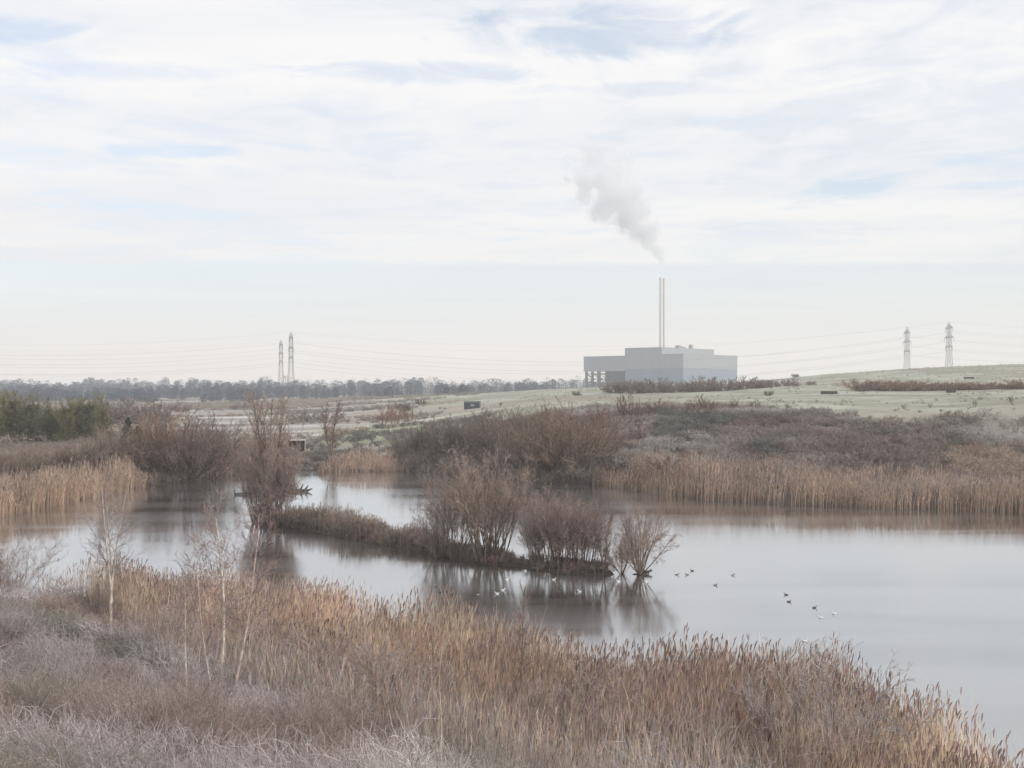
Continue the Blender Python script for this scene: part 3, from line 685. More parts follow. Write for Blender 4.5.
BK = [(612, 136, 424, 1.1, (.95,.88,.88), 'grey-brown bush at the left end of the right bank'), (642, 138, 426, 1.2, (.8,.76,.8), 'dark grey bush in the scrub of the right bank'),
      (668, 114, 452, 1.3, (1.0,.93,.93), 'rounded grey bush just behind the right straw reeds'), (600, 150, 409, 1.1, (.9,.8,.78), 'brown bush on the crest at the left of the right bank')]
for i, (x, Y, t, wd, c, l) in enumerate(BK): plant('bare_bush', small[i % 3], x, Y, t, l, 'bush', 'bare bushes on the right bank', c, wd)
SP = [(622, 156, 394), (638, 154, 401), (655, 156, 400), (672, 155, 404), (690, 156, 402), (703, 156, 396), (711, 155, 400), (731, 155, 399), (752, 155, 400), (788, 158, 403), (812, 157, 406), (905, 158, 404), (930, 159, 403), (975, 160, 400), (1012, 162, 396)]
for i, (x, Y, t) in enumerate(SP): plant('sapling', small[i % 3], x, Y, t, 'leafless sapling on the crest where the right bank meets the grass', 'sapling', 'saplings along the bank crest', (.9,.84,.82), .75)
# hedges on the hill
for i, x in enumerate(np.linspace(612, 852, 34)):
    top = 379 + 5 * abs(math.sin(i * 2.1)) + (4 if i > 28 else 0) - (2.5 if 18 <= i <= 25 else 0) + (4 if i == 0 else 0)
    plant('hedge_bush', hedge[i % 3], x + random.uniform(-3, 3), 345 + random.uniform(-8, 8), top + random.uniform(-2, 3.5), 'dark leafless bush in the hedge below the grey industrial building', 'bush', 'hedge below the industrial building', (1.0,.93,.92), 1.15)
for i, x in enumerate(np.linspace(864, 1035, 26)):
    plant('hedge_bush', hedge[(i + 1) % 3], x + random.uniform(-3, 3), 292 - 26 * i / 25 + random.uniform(-4, 4), 381 + 2.5 * abs(math.sin(i * 1.7)) + random.uniform(-1.5, 3), 'low brown bush in the hedge across the right-hand hill', 'bush', 'hedge across the right-hand hill', (1.25,1.05,.95), 2.2)
for i, (x, Y, t, l) in enumerate([(576, 330, 391, 'small dark bush at the left end of the hedge by the open bay'), (395, 225, 404, 'orange-brown bush beside the pale track'), (411, 228, 408, 'brown bush right of the orange-brown bush by the track'),
      (383, 228, 409, 'low brown bush left of the orange-brown bush by the track'), (500, 290, 402, 'pair-like brown bush right of the green shed'), (403, 330, 403, 'tiny dark bush on the grass slope left of the green shed'),
      (421, 380, 399, 'tiny dark bush high on the grass slope'), (532, 330, 399, 'tiny dark bush on the grass right of the green shed'), (795, 480, 374, 'lone dark bush on the skyline of the right hill'),
      (861, 285, 385.5, 'small dark bush in the gap between the two hedges'), (768, 260, 391, 'low dark bush at the foot of the hedge')]):
    plant('hill_bush', small[i % 3] if i in (1, 2, 3, 4) else hedge[i % 3], x, Y, t, l, 'bush', color=(1.15,.98,.88) if i in (1, 2, 3) else (.7,.65,.62), wide=.8 if i in (1, 2, 3) else 1)
for i, (x, Y, t) in enumerate([(108, 270, 401), (140, 285, 404), (125, 300, 404), (305, 300, 411), (330, 290, 413), (280, 420, 405), (240, 430, 403), (180, 400, 405), (90, 330, 404)]):
    plant('marsh_bush', hedge[i % 3], x, Y, t, 'grey bush standing on the far marsh', 'bush', 'bushes on the far marsh', (.95,.9,.95), 1.4)

# greenish trees on the left, ivy-clad
def leaves_cloud(n, fn, size, cols, r):
    """n small leaf faces at the points of fn, random facing"""
    P = fn(n); a = unit(r.normal(size=(n, 3))); b = unit(np.cross(a, r.normal(size=(n, 3))))
    s = (size * r.uniform(.6, 1.4, n))[:, None]
    V = np.stack([P - a * s, P - b * s * .55, P + a * s, P + b * s * .55], 1).reshape(-1, 3)
    return V, np.arange(4 * n).reshape(-1, 4), np.repeat(cols, 4, 0)
def make_green(seed, H):
    T, C, h = make_tree(seed, H, 6, per=(15, 11, 6), wid=(.22, .06, .05, .046), t0=.15, lim=(26, 34, 38), ratio=(.36, .42, .5), twig=(.23,.215,.12), bark=(.17,.15,.11), forkspread=15, tipc=1.2)
    r = np.random.default_rng(seed)
    n = 5200; a = r.uniform(0, 2 * np.pi, n); z = H * .8 * r.random(n) ** 1.1
    lobe = 1 + .45 * np.sin(a * 3 + seed) + .3 * np.sin(z * 2 + seed)
    rr = (2.3 * np.sqrt(r.random(n))) * (1.05 - (z / H) ** 1.6 * .95) * lobe
    V, Q, K = leaves_cloud(n, lambda n: np.stack([np.cos(a) * rr, np.sin(a) * rr, z], -1), .13, np.clip(jit((.13,.132,.075), n, r, .35, .08), .01, .9), r)
    return T, C, h, quads_mesh('ivy', V, Q, M_leaf, K)
green = [make_green(300 + i, 9) for i in range(3)]
for i, (x, Y, t, l) in enumerate([(-8, 196, 396, 'greenish ivy-clad tree cut by the left picture edge'), (12, 200, 391, 'tallest olive-green ivy-clad tree on the left bank'), (32, 198, 396, 'olive ivy-clad tree second from the picture edge group'),
      (48, 202, 403, 'narrow olive ivy-clad tree at the dip of the green clump'), (68, 198, 401, 'olive ivy-clad tree right of the dip in the green clump'), (85, 200, 396, 'full olive ivy-clad tree in the right half of the green clump'), (101, 204, 405, 'lower olive ivy-clad tree ending the green clump'),
      (2, 208, 399, 'olive tree tucked behind the two nearest the left picture edge'), (22, 207, 400, 'olive tree tucked behind the tallest green tree'), (58, 209, 404, 'low olive tree filling the dip of the green clump'), (77, 208, 399, 'olive tree tucked behind the full right-hand green tree'), (93, 209, 401, 'olive tree tucked behind the end of the green clump')]):
    plant('ivy_clad_tree', green[i % 3], x, Y, t, l, 'tree', 'green ivy-clad trees on the left', ((1,1,1), (1.08,1.02,.9), (.92,.96,.96))[i % 3], 1.15 + .2 * (i % 2))
def make_evergreen(seed, H):
    r = np.random.default_rng(seed); n = 1500
    z = H * r.random(n); a = r.uniform(0, 6.28, n); rr = (H * .33) * (1.03 - z / H) ** .8 * np.sqrt(r.random(n)) * (1 + .3 * np.sin(z * 5 + a * 2))
    V, Q, K = leaves_cloud(n, lambda n: np.stack([np.cos(a) * rr, np.sin(a) * rr, z], -1), .17, jit((.05,.075,.05), n, r, .3, .08), r)
    T = Strands(); T.tubes(np.array([[[0,0,-.1],[0,0,H*.5],[0.02,0,H*.97]]]), np.array([[.2,.12,.03]]), np.array([[.12,.1,.08]]), 6)
    return T.mesh('trunk', M_wood), quads_mesh('crown', V, Q, M_leaf, K), H
ev = make_evergreen(9, 4)
plant('evergreen_tree', ev, 128, 188, 418, 'small dark green pointed evergreen right of the olive clump', 'evergreen tree')
plant('evergreen_shrub', ev, 138, 186, 426, 'low dark evergreen beside the pointed evergreen', 'evergreen shrub', wide=1.6)

# foreground birches, saplings and shrubs
WHITE = (.66, .60, .53)
b1 = make_tree(401, 7, 3, per=(22, 9, 5), wid=(.16, .017, .013, .011), t0=.1, lim=(54, 38, 42), ratio=(.4, .42, .5), limbmix=.8, trop=.035, bark=WHITE, twig=(.33,.275,.255), forkspread=9, wob=.05, fork_t=.38)
b2 = make_tree(402, 7, 1, per=(30, 9, 6), wid=(.13, .018, .014, .012), t0=.34, lim=(44, 40, 42), ratio=(.33, .45, .5), limbmix=.8, trop=.03, bark=WHITE, twig=(.33,.265,.25), wob=.07)
b3 = make_tree(403, 7, 1, per=(30, 9, 6), wid=(.125, .018, .014, .012), t0=.36, lim=(44, 40, 42), ratio=(.33, .45, .5), limbmix=.8, trop=.03, bark=WHITE, twig=(.33,.25,.23), wob=.09, lean=(.18, .0))
pale = make_tree(404, 3.6, 1, per=(8, 4, 3), wid=(.05, .012, .008, .007), t0=.45, lim=(30, 36, 40), ratio=(.16, .45, .5), trop=.03, bark=(.62,.53,.43), twig=(.42,.36,.33), wob=.1)
sap = make_tree(405, 4.2, 1, per=(16, 6, 4), wid=(.085, .022, .015, .013), t0=.3, lim=(30, 36, 40), ratio=(.22, .45, .5), trop=.04, bark=(.24,.19,.165), twig=(.28,.215,.195), wob=.07)
plant('birch_tree', b1, 110, 39.5, 480, 'silver birch with three pale forked stems above the brambles', 'birch tree', rz=.3, wide=.9)
plant('birch_tree', b2, 188, 31.5, 556, 'straight thin birch left of the birch cluster', 'birch tree', rz=1.0, wide=.9)
plant('birch_tree', b2, 221, 33, 497, 'tallest upright birch in the cluster by the reeds', 'birch tree', rz=2.5)
plant('birch_tree', b3, 228, 31.2, 503, 'birch leaning right in the cluster by the reeds', 'birch tree', rz=.2)
plant('birch_tree', b3, 216, 31.3, 530, 'birch leaning left in the cluster by the reeds', 'birch tree', rz=3.3, wide=.8)
plant('birch_sapling', pale, 196, 31.8, 600, 'thin pale sapling beside the straight birch', 'sapling', rz=1)
plant('pale_sapling', pale, 426, 21.5, 655, 'left of two thin pale saplings in the frosted weeds', 'sapling', rz=.4, wide=.8)
plant('pale_sapling', pale, 443, 21.5, 640, 'right of two thin pale saplings, leaning, in the frosted weeds', 'sapling', rz=2.9, wide=1.1)
plant('young_alder', sap, 521, 32, 585, 'lone dark sapling standing above the reeds in front of the island', 'sapling', rz=.5)
plant('young_shrub', sap, 580, 31, 655, 'slender dark sapling among the reeds right of the taller one', 'sapling', rz=2.5, color=(.95,.95,1))
grey = make_shrub(420, 3.4, 24, 34, per=(9, 7, 4), base=.6, wid=(.03, .013, .010), twig=(.43,.385,.37), bark=(.25,.215,.2), trop=.04)
plant('sallow_shrub', grey, 818, 27.0, 658, 'grey bare sallow bush growing among the right reeds', 'shrub', wide=1.1)
plant('sallow_shrub', grey, 8, 51, 536, 'dark bare shrub at the reed edge by the left picture border', 'shrub', color=(.75,.68,.64), wide=1.2)
for x_, Y_, t_, l_ in ((356, 33, 636, 'soft grey shrub in the reeds left of the pale saplings'), (395, 31, 655, 'low grey shrub at the back of the frosted weeds'), (592, 29.5, 672, 'soft grey shrub among the reeds below the small sapling'),
        (262, 36, 618, 'wispy shrub in the reeds right of the birch cluster'), (160, 39, 600, 'brown wispy shrub in the reeds between the two groups of birches'), (705, 30, 690, 'low grey shrub half hidden in the right reeds')):
    plant('sallow_shrub', grey, x_, Y_, t_, l_, 'shrub', color=(1.0, .92, .9), wide=1.25)
plant('sallow_shrub', grey, 300, 38, 640, 'low bare shrub among the reeds right of the birch cluster', 'shrub', color=(.95,.85,.83), wide=1.1)

# ------------------------------------------------------------------ far woodland (reads as one mass)
r = np.random.default_rng(77); S_v = []; S_q = []; S_c = []; n0 = 0
trees = []
for row, (Y0, dY, hm, dens) in enumerate([(640, 50, 8, 300), (760, 80, 11, 360), (980, 120, 14, 360), (1350, 220, 17, 240)]):
    for x in np.linspace(-160, 700, dens):
        Y = Y0 + r.uniform(-dY, dY); X = (x + r.uniform(-4, 4) - 512) / F * Y
        tallf = .75 + .5 * vnoise(np.array([x / 22.]), np.array([row * 9.]))[0] + (.18 if r.random() < .15 else 0)
        if row == 0 and (vnoise(np.array([x / 35.]), np.array([3.]))[0] < .45 or x > 500): continue
        if x > 560 and row < 2: continue
        trees.append((X, Y, hm * .82 * tallf * r.uniform(.75, 1.15), x))
for X, Y, h, x in trees:
    z0 = gz(X, Y); n = 300; bare = x > 295 and r.random() < .5
    a = r.uniform(0, 6.28, n); u = r.random(n); rad = h * r.uniform(.28, .48)
    zz = h * (.02 + .98 * u); prof = np.sqrt(np.clip(1 - ((u - .42) / .62) ** 2, .03, 1)); rr = rad * prof * np.sqrt(r.random(n)) * (1 + .3 * np.sin(3 * a + X))
    P = np.stack([X + np.cos(a) * rr, Y + np.sin(a) * rr, z0 + zz], -1)
    if bare: P = P[r.random(n) < .6]
    n = len(P)
    c = (.09, .122, .165) if not bare else (.135, .15, .172)  # blue of the distance haze is put into the leaf colour
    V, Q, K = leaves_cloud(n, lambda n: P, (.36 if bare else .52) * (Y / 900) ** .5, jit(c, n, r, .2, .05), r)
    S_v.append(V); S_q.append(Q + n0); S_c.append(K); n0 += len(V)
    w = .25 * Y / 900; tv = np.array([[X-w,Y,z0-.2],[X+w,Y,z0-.2],[X+w*.4,Y,z0+h*.8],[X-w*.4,Y,z0+h*.8],[X,Y-w,z0-.2],[X,Y+w,z0-.2],[X,Y+w*.4,z0+h*.8],[X,Y-w*.4,z0+h*.8]])
    S_v.append(tv); S_q.append(np.arange(8).reshape(2, 4) + n0); S_c.append(np.full((8, 3), .1)); n0 += 8
tag(add('far_woodland', quads_mesh('far_woodland', np.concatenate(S_v), np.concatenate(S_q), M_leaf, np.concatenate(S_c))), 'blue-grey belt of distant woodland along the horizon', 'woodland', kind='stuff')

# ------------------------------------------------------------------ industrial building
def clad_mat(name, col, pitch=1.2):
    m, nt, ns, L = new_mat(name)
    out = ns.new('ShaderNodeOutputMaterial'); p = ns.new('ShaderNodeBsdfPrincipled'); p.inputs['Roughness'].default_value = .55
    tc = ns.new('ShaderNodeTexCoord'); sep = ns.new('ShaderNodeSeparateXYZ'); L.new(tc.outputs['Object'], sep.inputs[0])
    no = ns.new('ShaderNodeTexNoise'); no.inputs['Scale'].default_value = .12; L.new(tc.outputs['Object'], no.inputs[0])
    s = math_node(nt, 'ADD', sep.outputs[0], sep.outputs[1])
    pan = math_node(nt, 'FRACT', math_node(nt, 'DIVIDE', s, 6.0)); seam = math_node(nt, 'LESS_THAN', pan, .03)
    v = math_node(nt, 'MULTIPLY_ADD', no.outputs[0], .2, .9); v = math_node(nt, 'MULTIPLY_ADD', seam, -.2, v)
    sc_ = ns.new('ShaderNodeVectorMath'); sc_.operation = 'SCALE'; sc_.inputs[0].default_value = col; L.new(v, sc_.inputs['Scale'])
    L.new(sc_.outputs[0], p.inputs['Base Color'])
    w = math_node(nt, 'SINE', math_node(nt, 'MULTIPLY', sep.outputs[2], 6.28 / 1.0)); bp = ns.new('ShaderNodeBump'); bp.inputs['Strength'].default_value = .15; L.new(w, bp.inputs['Height']); L.new(bp.outputs[0], p.inputs['Normal'])
    L.new(p.outputs[0], out.inputs[0]); return m
M_up = clad_mat('pale_grey_cladding', (.335, .36, .395)); M_lo = clad_mat('blue_grey_cladding', (.225, .29, .365)); M_steel = solid_mat('galvanised_steel', (.14, .15, .17), .6)
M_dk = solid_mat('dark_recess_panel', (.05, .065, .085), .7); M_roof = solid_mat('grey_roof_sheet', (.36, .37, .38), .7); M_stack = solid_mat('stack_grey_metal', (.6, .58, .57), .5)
th = R(138)   # local x axis = receding left face, local y = receding right face (mirrored so both are positive)
B = empty('industrial_building', (147, 880, 2.0)); tag(B, 'large pale grey industrial building with stepped roof and twin stacks', 'industrial building')
ul = np.array([-math.cos(R(42)), math.sin(R(42))]); ur = np.array([math.sin(R(42)), math.cos(R(42))])
B.rotation_euler = (0, 0, math.atan2(ur[1], ur[0]))       # local +x = right face direction (d), local +y = left face direction (L)
def bl(name, mat, d0, d1, l0, l1, z0, z1, parent=B):
    s = Shape(); s.box(d0, d1, l0, l1, z0, z1); return s.build(name, mat, parent)
SPL = 23.5
bl('lower_wall', M_lo, 0, 92, 0, 61, 0, SPL); bl('upper_wall', M_up, -.15, 92.15, -.15, 21.5, SPL + .003, 35.8)
bl('tall_wall', M_up, -.15, 87, 21.503, 61.15, SPL + .003, 41.9)
bl('overhang_wall', M_up, -.15, 42, 61.153, 108, 21.7, 35.2)
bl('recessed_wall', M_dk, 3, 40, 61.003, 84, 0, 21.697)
s = Shape(); s.box(-.4, 92.4, -.4, 21.3, 35.803, 36.1); s.box(-.4, 87.3, 21.303, 61.4, 41.903, 42.25); s.box(-.4, 42.3, 61.403, 108.3, 35.203, 35.5); s.build('roof', M_roof, B)
for d, l in ((1.5, 106), (1.5, 99), (1.5, 91), (1.5, 83), (20, 106), (40, 106), (40, 83)):
    s = Shape(); s.box(d - .9, d + .9, l - .9, l + .9, 0, 21.697); s.build('column', M_steel, B)
s = Shape()
for a, b in (((1.5, 106), (1.5, 83)), ((1.5, 106), (40, 106)), ((40, 106), (40, 83))):
    for z in (4.5, 9.5, 14.5, 19.5): s.bar((*a, z), (*b, z), .55)
    n = 3
    for i in range(n):
        p0 = np.array(a) + (np.array(b) - np.array(a)) * i / n; p1 = np.array(a) + (np.array(b) - np.array(a)) * (i + 1) / n
        s.bar((*p0, 9.5), (*p1, 14.5), .4); s.bar((*p0, 19.5), (*p1, 14.5), .4)
s.build('bracing', M_steel, B)
for d, l, w, h in ((40, 30, 4, 2.4), (50, 33, 6, 1.8), (58, 28, 3, 3.6), (61, 30, 2, 2.2)):
    s = Shape(); s.box(d, d + w, l, l + w, 42.253, 42.25 + h); s.box(d + .4, d + w - .4, l + .4, l + w - .4, 42.25 + h + .003, 42.25 + h + .5); s.build('roof_vent', M_roof, B)
def stack(d, l, top):
    s = Shape()
    k = 24; zs = [30, 100, top - 3.0, top - 3.0, top - .6, top - .6, top]; rs = [1.0, .95, .95, 1.12, 1.12, .9, .9]
    pts = [(d + rr * math.cos(t), l + rr * math.sin(t), z) for z, rr in zip(zs, rs) for t in np.arange(k) * 2 * math.pi / k]
    s.poly(pts, [[i * k + j, i * k + (j + 1) % k, (i + 1) * k + (j + 1) % k, (i + 1) * k + j] for i in range(len(zs) - 1) for j in range(k)])
    for z in (55, 72, 89): 
        for j in range(12):
            a0, a1 = j * math.pi / 6, (j + 1) * math.pi / 6
            s.bar((d + 1.25 * math.cos(a0), l + 1.25 * math.sin(a0), z), (d + 1.25 * math.cos(a1), l + 1.25 * math.sin(a1), z), .12)
    return s.build('chimney', M_stack, B)
# stacks rise inside the tall block
def loc_of(X, Y):
    v = np.array([X - 147, Y - 880]); return float(v @ ur), float(v @ ul)
SX, SY = (660.4 - 512) / F * 912, 912
for xx in (660.4, 663.9):
    d, l = loc_of((xx - 512) / F * 912, 912); stack(d, l, 105 - .8 * (xx > 662))

# ------------------------------------------------------------------ steam plume
def plume():
    pts = [((662.5, 268), .9), ((660, 258), 5.0), ((653, 245), 10.5), ((640, 230), 16), ((626, 214), 21), ((613, 197), 25), ((605, 178), 27), ((600, 160), 26), ((600, 143), 17)]
    Yp = 912
    C = np.array([[(p[0][0] - 512) / F * Yp, Yp, CAMZ + (384 - p[0][1]) * Yp / F] for p in pts]); rad = np.array([p[1] for p in pts])
    t = np.linspace(0, len(pts) - 1, 56); c = np.stack([np.interp(t, np.arange(len(pts)), C[:, i]) for i in range(3)], -1); rr = np.interp(t, np.arange(len(pts)), rad)
    for _ in range(4): c[1:-1] = (c[:-2] + c[1:-1] * 2 + c[2:]) / 4
    k = 40; a = np.arange(k) * 2 * np.pi / k
    T = unit(np.gradient(c, axis=0)); U = unit(np.cross(T, [0, 1, 0.01])); W = np.cross(T, U)
    bump = np.stack([fbm(np.cos(a) * 1.3 + 5 + tt * .35, np.sin(a) * 1.3 + 9 + tt * .2, 4) for tt in t])
    rj = rr[:, None] * (1.05 + .9 * (bump - .3))
    V = c[:, None] + rj[..., None] * (U[:, None] * np.cos(a)[None, :, None] + W[:, None] * np.sin(a)[None, :, None])
    o = V.reshape(-1, 3); org = C[0].copy()
    faces = [[i * k + j, i * k + (j + 1) % k, (i + 1) * k + (j + 1) % k, (i + 1) * k + j] for i in range(len(t) - 1) for j in range(k)] + [list(range(k))[::-1], list(range((len(t) - 1) * k, len(t) * k))]
    s = Shape(); s.poly(o - org, faces)
    m, nt, ns, L = new_mat('steam')
    out = ns.new('ShaderNodeOutputMaterial'); pv = ns.new('ShaderNodeVolumePrincipled'); pv.inputs['Color'].default_value = (.945, .96, .99, 1); pv.inputs['Anisotropy'].default_value = .2
    tc = ns.new('ShaderNodeTexCoord'); sep = ns.new('ShaderNodeSeparateXYZ'); L.new(tc.outputs['Object'], sep.inputs[0])
    zmax = float(o[:, 2].max() - org[2]); zn = math_node(nt, 'DIVIDE', sep.outputs[2], zmax, clamp=True)
    def curve(vals, z):
        fc = ns.new('ShaderNodeFloatCurve'); cm = fc.mapping.curves[0]; P = cm.points
        lo, hi = min(vals), max(vals)
        P[0].location = (z[0], (vals[0] - lo) / (hi - lo)); P[1].location = (z[-1], (vals[-1] - lo) / (hi - lo))
        for zz, v in list(zip(z, vals))[1:-1]: P.new(zz, (v - lo) / (hi - lo))
        fc.mapping.update(); L.new(zn, fc.inputs['Value'])
        return math_node(nt, 'MULTIPLY_ADD', fc.outputs[0], hi - lo, lo)
    ii = np.linspace(0, len(t) - 1, 9).astype(int); zz = (c[ii, 2] - org[2]) / zmax; zz[0] = 0; zz[-1] = 1
    cx = curve(list(c[ii, 0] - org[0]), zz); cr = curve(list(np.maximum(rr[ii], .8)), zz)
    dx = math_node(nt, 'SUBTRACT', sep.outputs[0], cx); dy = sep.outputs[1]
    dist = math_node(nt, 'SQRT', math_node(nt, 'ADD', math_node(nt, 'MULTIPLY', dx, dx), math_node(nt, 'MULTIPLY', dy, dy)))
    rel = math_node(nt, 'DIVIDE', dist, cr)
    no = ns.new('ShaderNodeTexNoise'); no.inputs['Scale'].default_value = .06; no.inputs['Detail'].default_value = 6; no.inputs['Roughness'].default_value = .62; L.new(tc.outputs['Object'], no.inputs[0])
    q = math_node(nt, 'SUBTRACT', math_node(nt, 'MULTIPLY_ADD', no.outputs[0], 6.0, -1.85), math_node(nt, 'MULTIPLY', rel, .95))
    q = math_node(nt, 'ADD', q, math_node(nt, 'MULTIPLY_ADD', zn, -.5, .25))
    den = ns.new('ShaderNodeMapRange'); den.interpolation_type = 'SMOOTHSTEP'; den.inputs[1].default_value = 0; den.inputs[2].default_value = .9; den.inputs[3].default_value = 0; den.inputs[4].default_value = .15
    L.new(q, den.inputs[0])
    fade = math_node(nt, 'MULTIPLY_ADD', zn, -.5, 1.0, clamp=True)
    L.new(math_node(nt, 'MULTIPLY', den.outputs[0], fade), pv.inputs['Density'])
    L.new(pv.outputs[0], out.inputs['Volume'])
    ob = s.build('steam_plume', m, None, True); ob.location = org
    tag(ob, 'white steam plume drifting up and left from the twin stacks', 'steam plume', kind='thing')
plume()

# ------------------------------------------------------------------ pylons and cables
def pylon_meshes(H):
    z = [0, .12, .24, .36, .47, .57, .66, .74, .82, .90, .955]; hw = [3.6, 3.05, 2.6, 2.2, 1.9, 1.7, 1.6, 1.5, 1.4, 1.25, 1.1]
    s = Shape(); m = .125
    ring = [[(sx * w, sy * w, H * q) for sx, sy in ((-1,-1),(1,-1),(1,1),(-1,1))] for q, w in zip(z, hw)]
    for i in range(len(z) - 1):
        for j in range(4):
            a, b = ring[i], ring[i + 1]; j2 = (j + 1) % 4
            s.bar(a[j], b[j], m * 1.35); s.bar(a[j], b[j2], m * .5); s.bar(a[j2], b[j], m * .5); s.bar(b[j], b[j2], m * .6)
    for j in range(4): s.bar(ring[-1][j], (0, 0, H), m)
    body = s.mesh('tower_frame', M_py)
    arms = []
    for q, ln, w in ((.60, 6.5, 1.65), (.75, 8.5, 1.5), (.90, 6.8, 1.25)):
        s = Shape(); zc = H * q
        for sy in (-1, 1):
            tip = (0, sy * ln, zc)
            for sx in (-1, 1):
                s.bar((sx * w, sy * w, zc), tip, m); s.bar((sx * w, sy * w, zc + H * .035), tip, m)
                s.bar((sx * w * .5, sy * (w + ln) / 2, zc), (sx * w, sy * w, zc + H * .035), m * .7)
            s.bar((-w, sy * w, zc), (w, sy * w, zc), m); s.bar((-w * .55, sy * (w + (ln - w) * .45), zc), (w * .55, sy * (w + (ln - w) * .45), zc), m * .7)
            s.bar((0, sy * ln, zc), (0, sy * ln, zc - 3.2), .16, 6)      # insulator string
        s.box(-w, w, -w, w, zc - .15, zc + .15)
        arms.append((s.mesh('cross_arm', M_py), q, ln))
    return body, arms
M_py = solid_mat('pylon_steel', (.10, .105, .115), .7)
PH = 51.0; body, arms = pylon_meshes(PH)
PY = [(281, 931, 340, 'further and shorter pylon of the left pair'), (291, 788, 332, 'nearer and taller pylon of the left pair'),
      (907, 862, 327, 'left pylon of the pair behind the right hill'), (949, 792, 322, 'right pylon of the pair behind the right hill')]
tops = {}
for i, (x, Y, t, l) in enumerate(PY):
    X = (x - 512) / F * Y; ztop = CAMZ + (384 - t) * Y / F; z = gz(X, Y); s = (ztop - z) / PH
    o = empty('pylon', (X, Y, z)); tag(o, 'grey lattice ' + l, 'pylon', 'electricity pylons'); o.scale = (.8, 1, s)
    add('tower_frame', body, o)
    for me, q, ln in arms: add('cross_arm', me, o)
    tops[i] = (X, Y, z, s)
M_wire = solid_mat('cable_aluminium', (.28, .28, .29), .5)
for li, (a, b) in enumerate(((0, 2), (1, 3))):
    A, Bp = tops[a], tops[b]
    for q, off in [(q, sg * ln) for _, q, ln in arms for sg in (-1, 1)] + [(1.0, 0)]:
        dz = 3.2 if off else 0
        pA = np.array([A[0], A[1] + off, A[2] + (PH * q - dz) * A[3]]); pB = np.array([Bp[0], Bp[1] + off, Bp[2] + (PH * q - dz) * Bp[3]])
        pL = pA + [-420, 30, 3]; pR = pB + [430, -20, 4]
        P = []
        for p0, p1, sag in ((pL, pA, 11), (pA, pB, 19 if off else 15), (pB, pR, 11)):
            for t in np.linspace(0, 1, 25)[(0 if p0 is pL else 1):]:
                P.append(p0 + (p1 - p0) * t - np.array([0, 0, 4 * sag * t * (1 - t)]))
        s = Shape(); s.tube(P, .032, 5)
        tag(s.build('power_cable', M_wire), ('sagging power cable strung between the further left pylon and the hill', 'sagging power cable strung between the nearer left pylon and the hill')[li], 'power cable', 'overhead power cables')

# ------------------------------------------------------------------ shed, culvert, troughs, logs
M_green = solid_mat('dark_green_metal', (.035, .06, .065), .6, .25); M_greenr = solid_mat('faded_green_roof', (.09, .13, .12), .7, .25)
M_pale = solid_mat('pale_concrete', (.5, .47, .42), .85, .2, 2); M_blk = solid_mat('dark_rusty_metal', (.045, .04, .04), .8, .3); M_inside = solid_mat('mouth_shade_dark', (.03, .025, .022), .9, .3)
def at(x, Y): 
    X = (x - 512) / F * Y; return X, Y, gz(X, Y)
X, Y, z = at(472.3, 300)
sh = empty('field_shed', (X, Y, z), R(-8)); tag(sh, 'dark blue-green field shed on the grass slope above the central bushes', 'shed')
s = Shape(); s.box(-2.25, 2.25, -1.2, 1.2, -.3, 1.75)
for i in range(15): s.box(-2.25 + i * .3 + .05, -2.25 + i * .3 + .17, -1.23, -1.197, .1, 1.7)
s.build('wall', M_green, sh)
s = Shape(); s.poly([(-2.4,-1.4,1.753),(2.4,-1.4,1.753),(2.4,1.4,1.753),(-2.4,1.4,1.753),(-2.4,0,2.2),(2.4,0,2.2)], [(0,1,5,4),(2,3,4,5),(0,4,3),(1,2,5),(3,2,1,0)]); s.build('roof', M_greenr, sh)
s = Shape(); s.box(-.3, .75, -1.3, -1.235, .75, 1.2); s.build('hatch', M_pale, sh)
# culvert headwall; shade of its mouth painted as a near-black block
X, Y, z = at(296.5, 166); z += .55
cv = empty('culvert', (X, Y, z), R(12)); tag(cv, 'pale concrete culvert mouth with dark opening beyond the lake end', 'culvert')
s = Shape(); s.box(-1.45, -1.3, -.2, 1.4, -.9, 1.15); s.box(1.3, 1.45, -.2, 1.4, -.9, 1.15); s.box(-1.5, 1.5, -.24, 1.45, 1.153, 1.34); s.build('headwall', M_pale, cv)
s = Shape(); s.box(-1.297, 1.297, .5, 1.35, -.9, 1.15); s.build('mouth_shade_block', M_inside, cv)
# troughs
def trough(x, Y, L, W, H, label, legs=True, name='feed_trough', mat=None):
    X, Y, z = at(x, Y); o = empty(name, (X, Y, z - .05), R(random.uniform(-6, 6))); tag(o, label, 'trough')
    z0 = .25 * H if legs else 0; mat = mat or M_blk
    s = Shape(); t = .05
    s.box(-L/2, L/2, -W/2, -W/2 + t, z0, H); s.box(-L/2, L/2, W/2 - t, W/2, z0, H); s.box(-L/2, -L/2 + t, -W/2 + t, W/2 - t, z0, H); s.box(L/2 - t, L/2, -W/2 + t, W/2 - t, z0, H); s.box(-L/2 + t, L/2 - t, -W/2 + t, W/2 - t, z0, z0 + t)
    s.build('basin', mat, o)
    if legs:
        for sx in (-.4, .4):
            s = Shape(); s.box(sx * L - .06, sx * L + .06, -W/2 + .06, W/2 - .06, -.1, z0 - .003); s.build('leg', mat, o)
trough(829, 262, 3.9, 1.2, .75, 'long low black trough on the frosted grass above the right bank', False)
trough(951, 258, 1.8, 1.5, 1.15, 'short black trough at the foot of the right-hand hedge', False)
trough(969, 350, 3.2, .9, .75, 'dark trough on legs standing on the upper right hill')
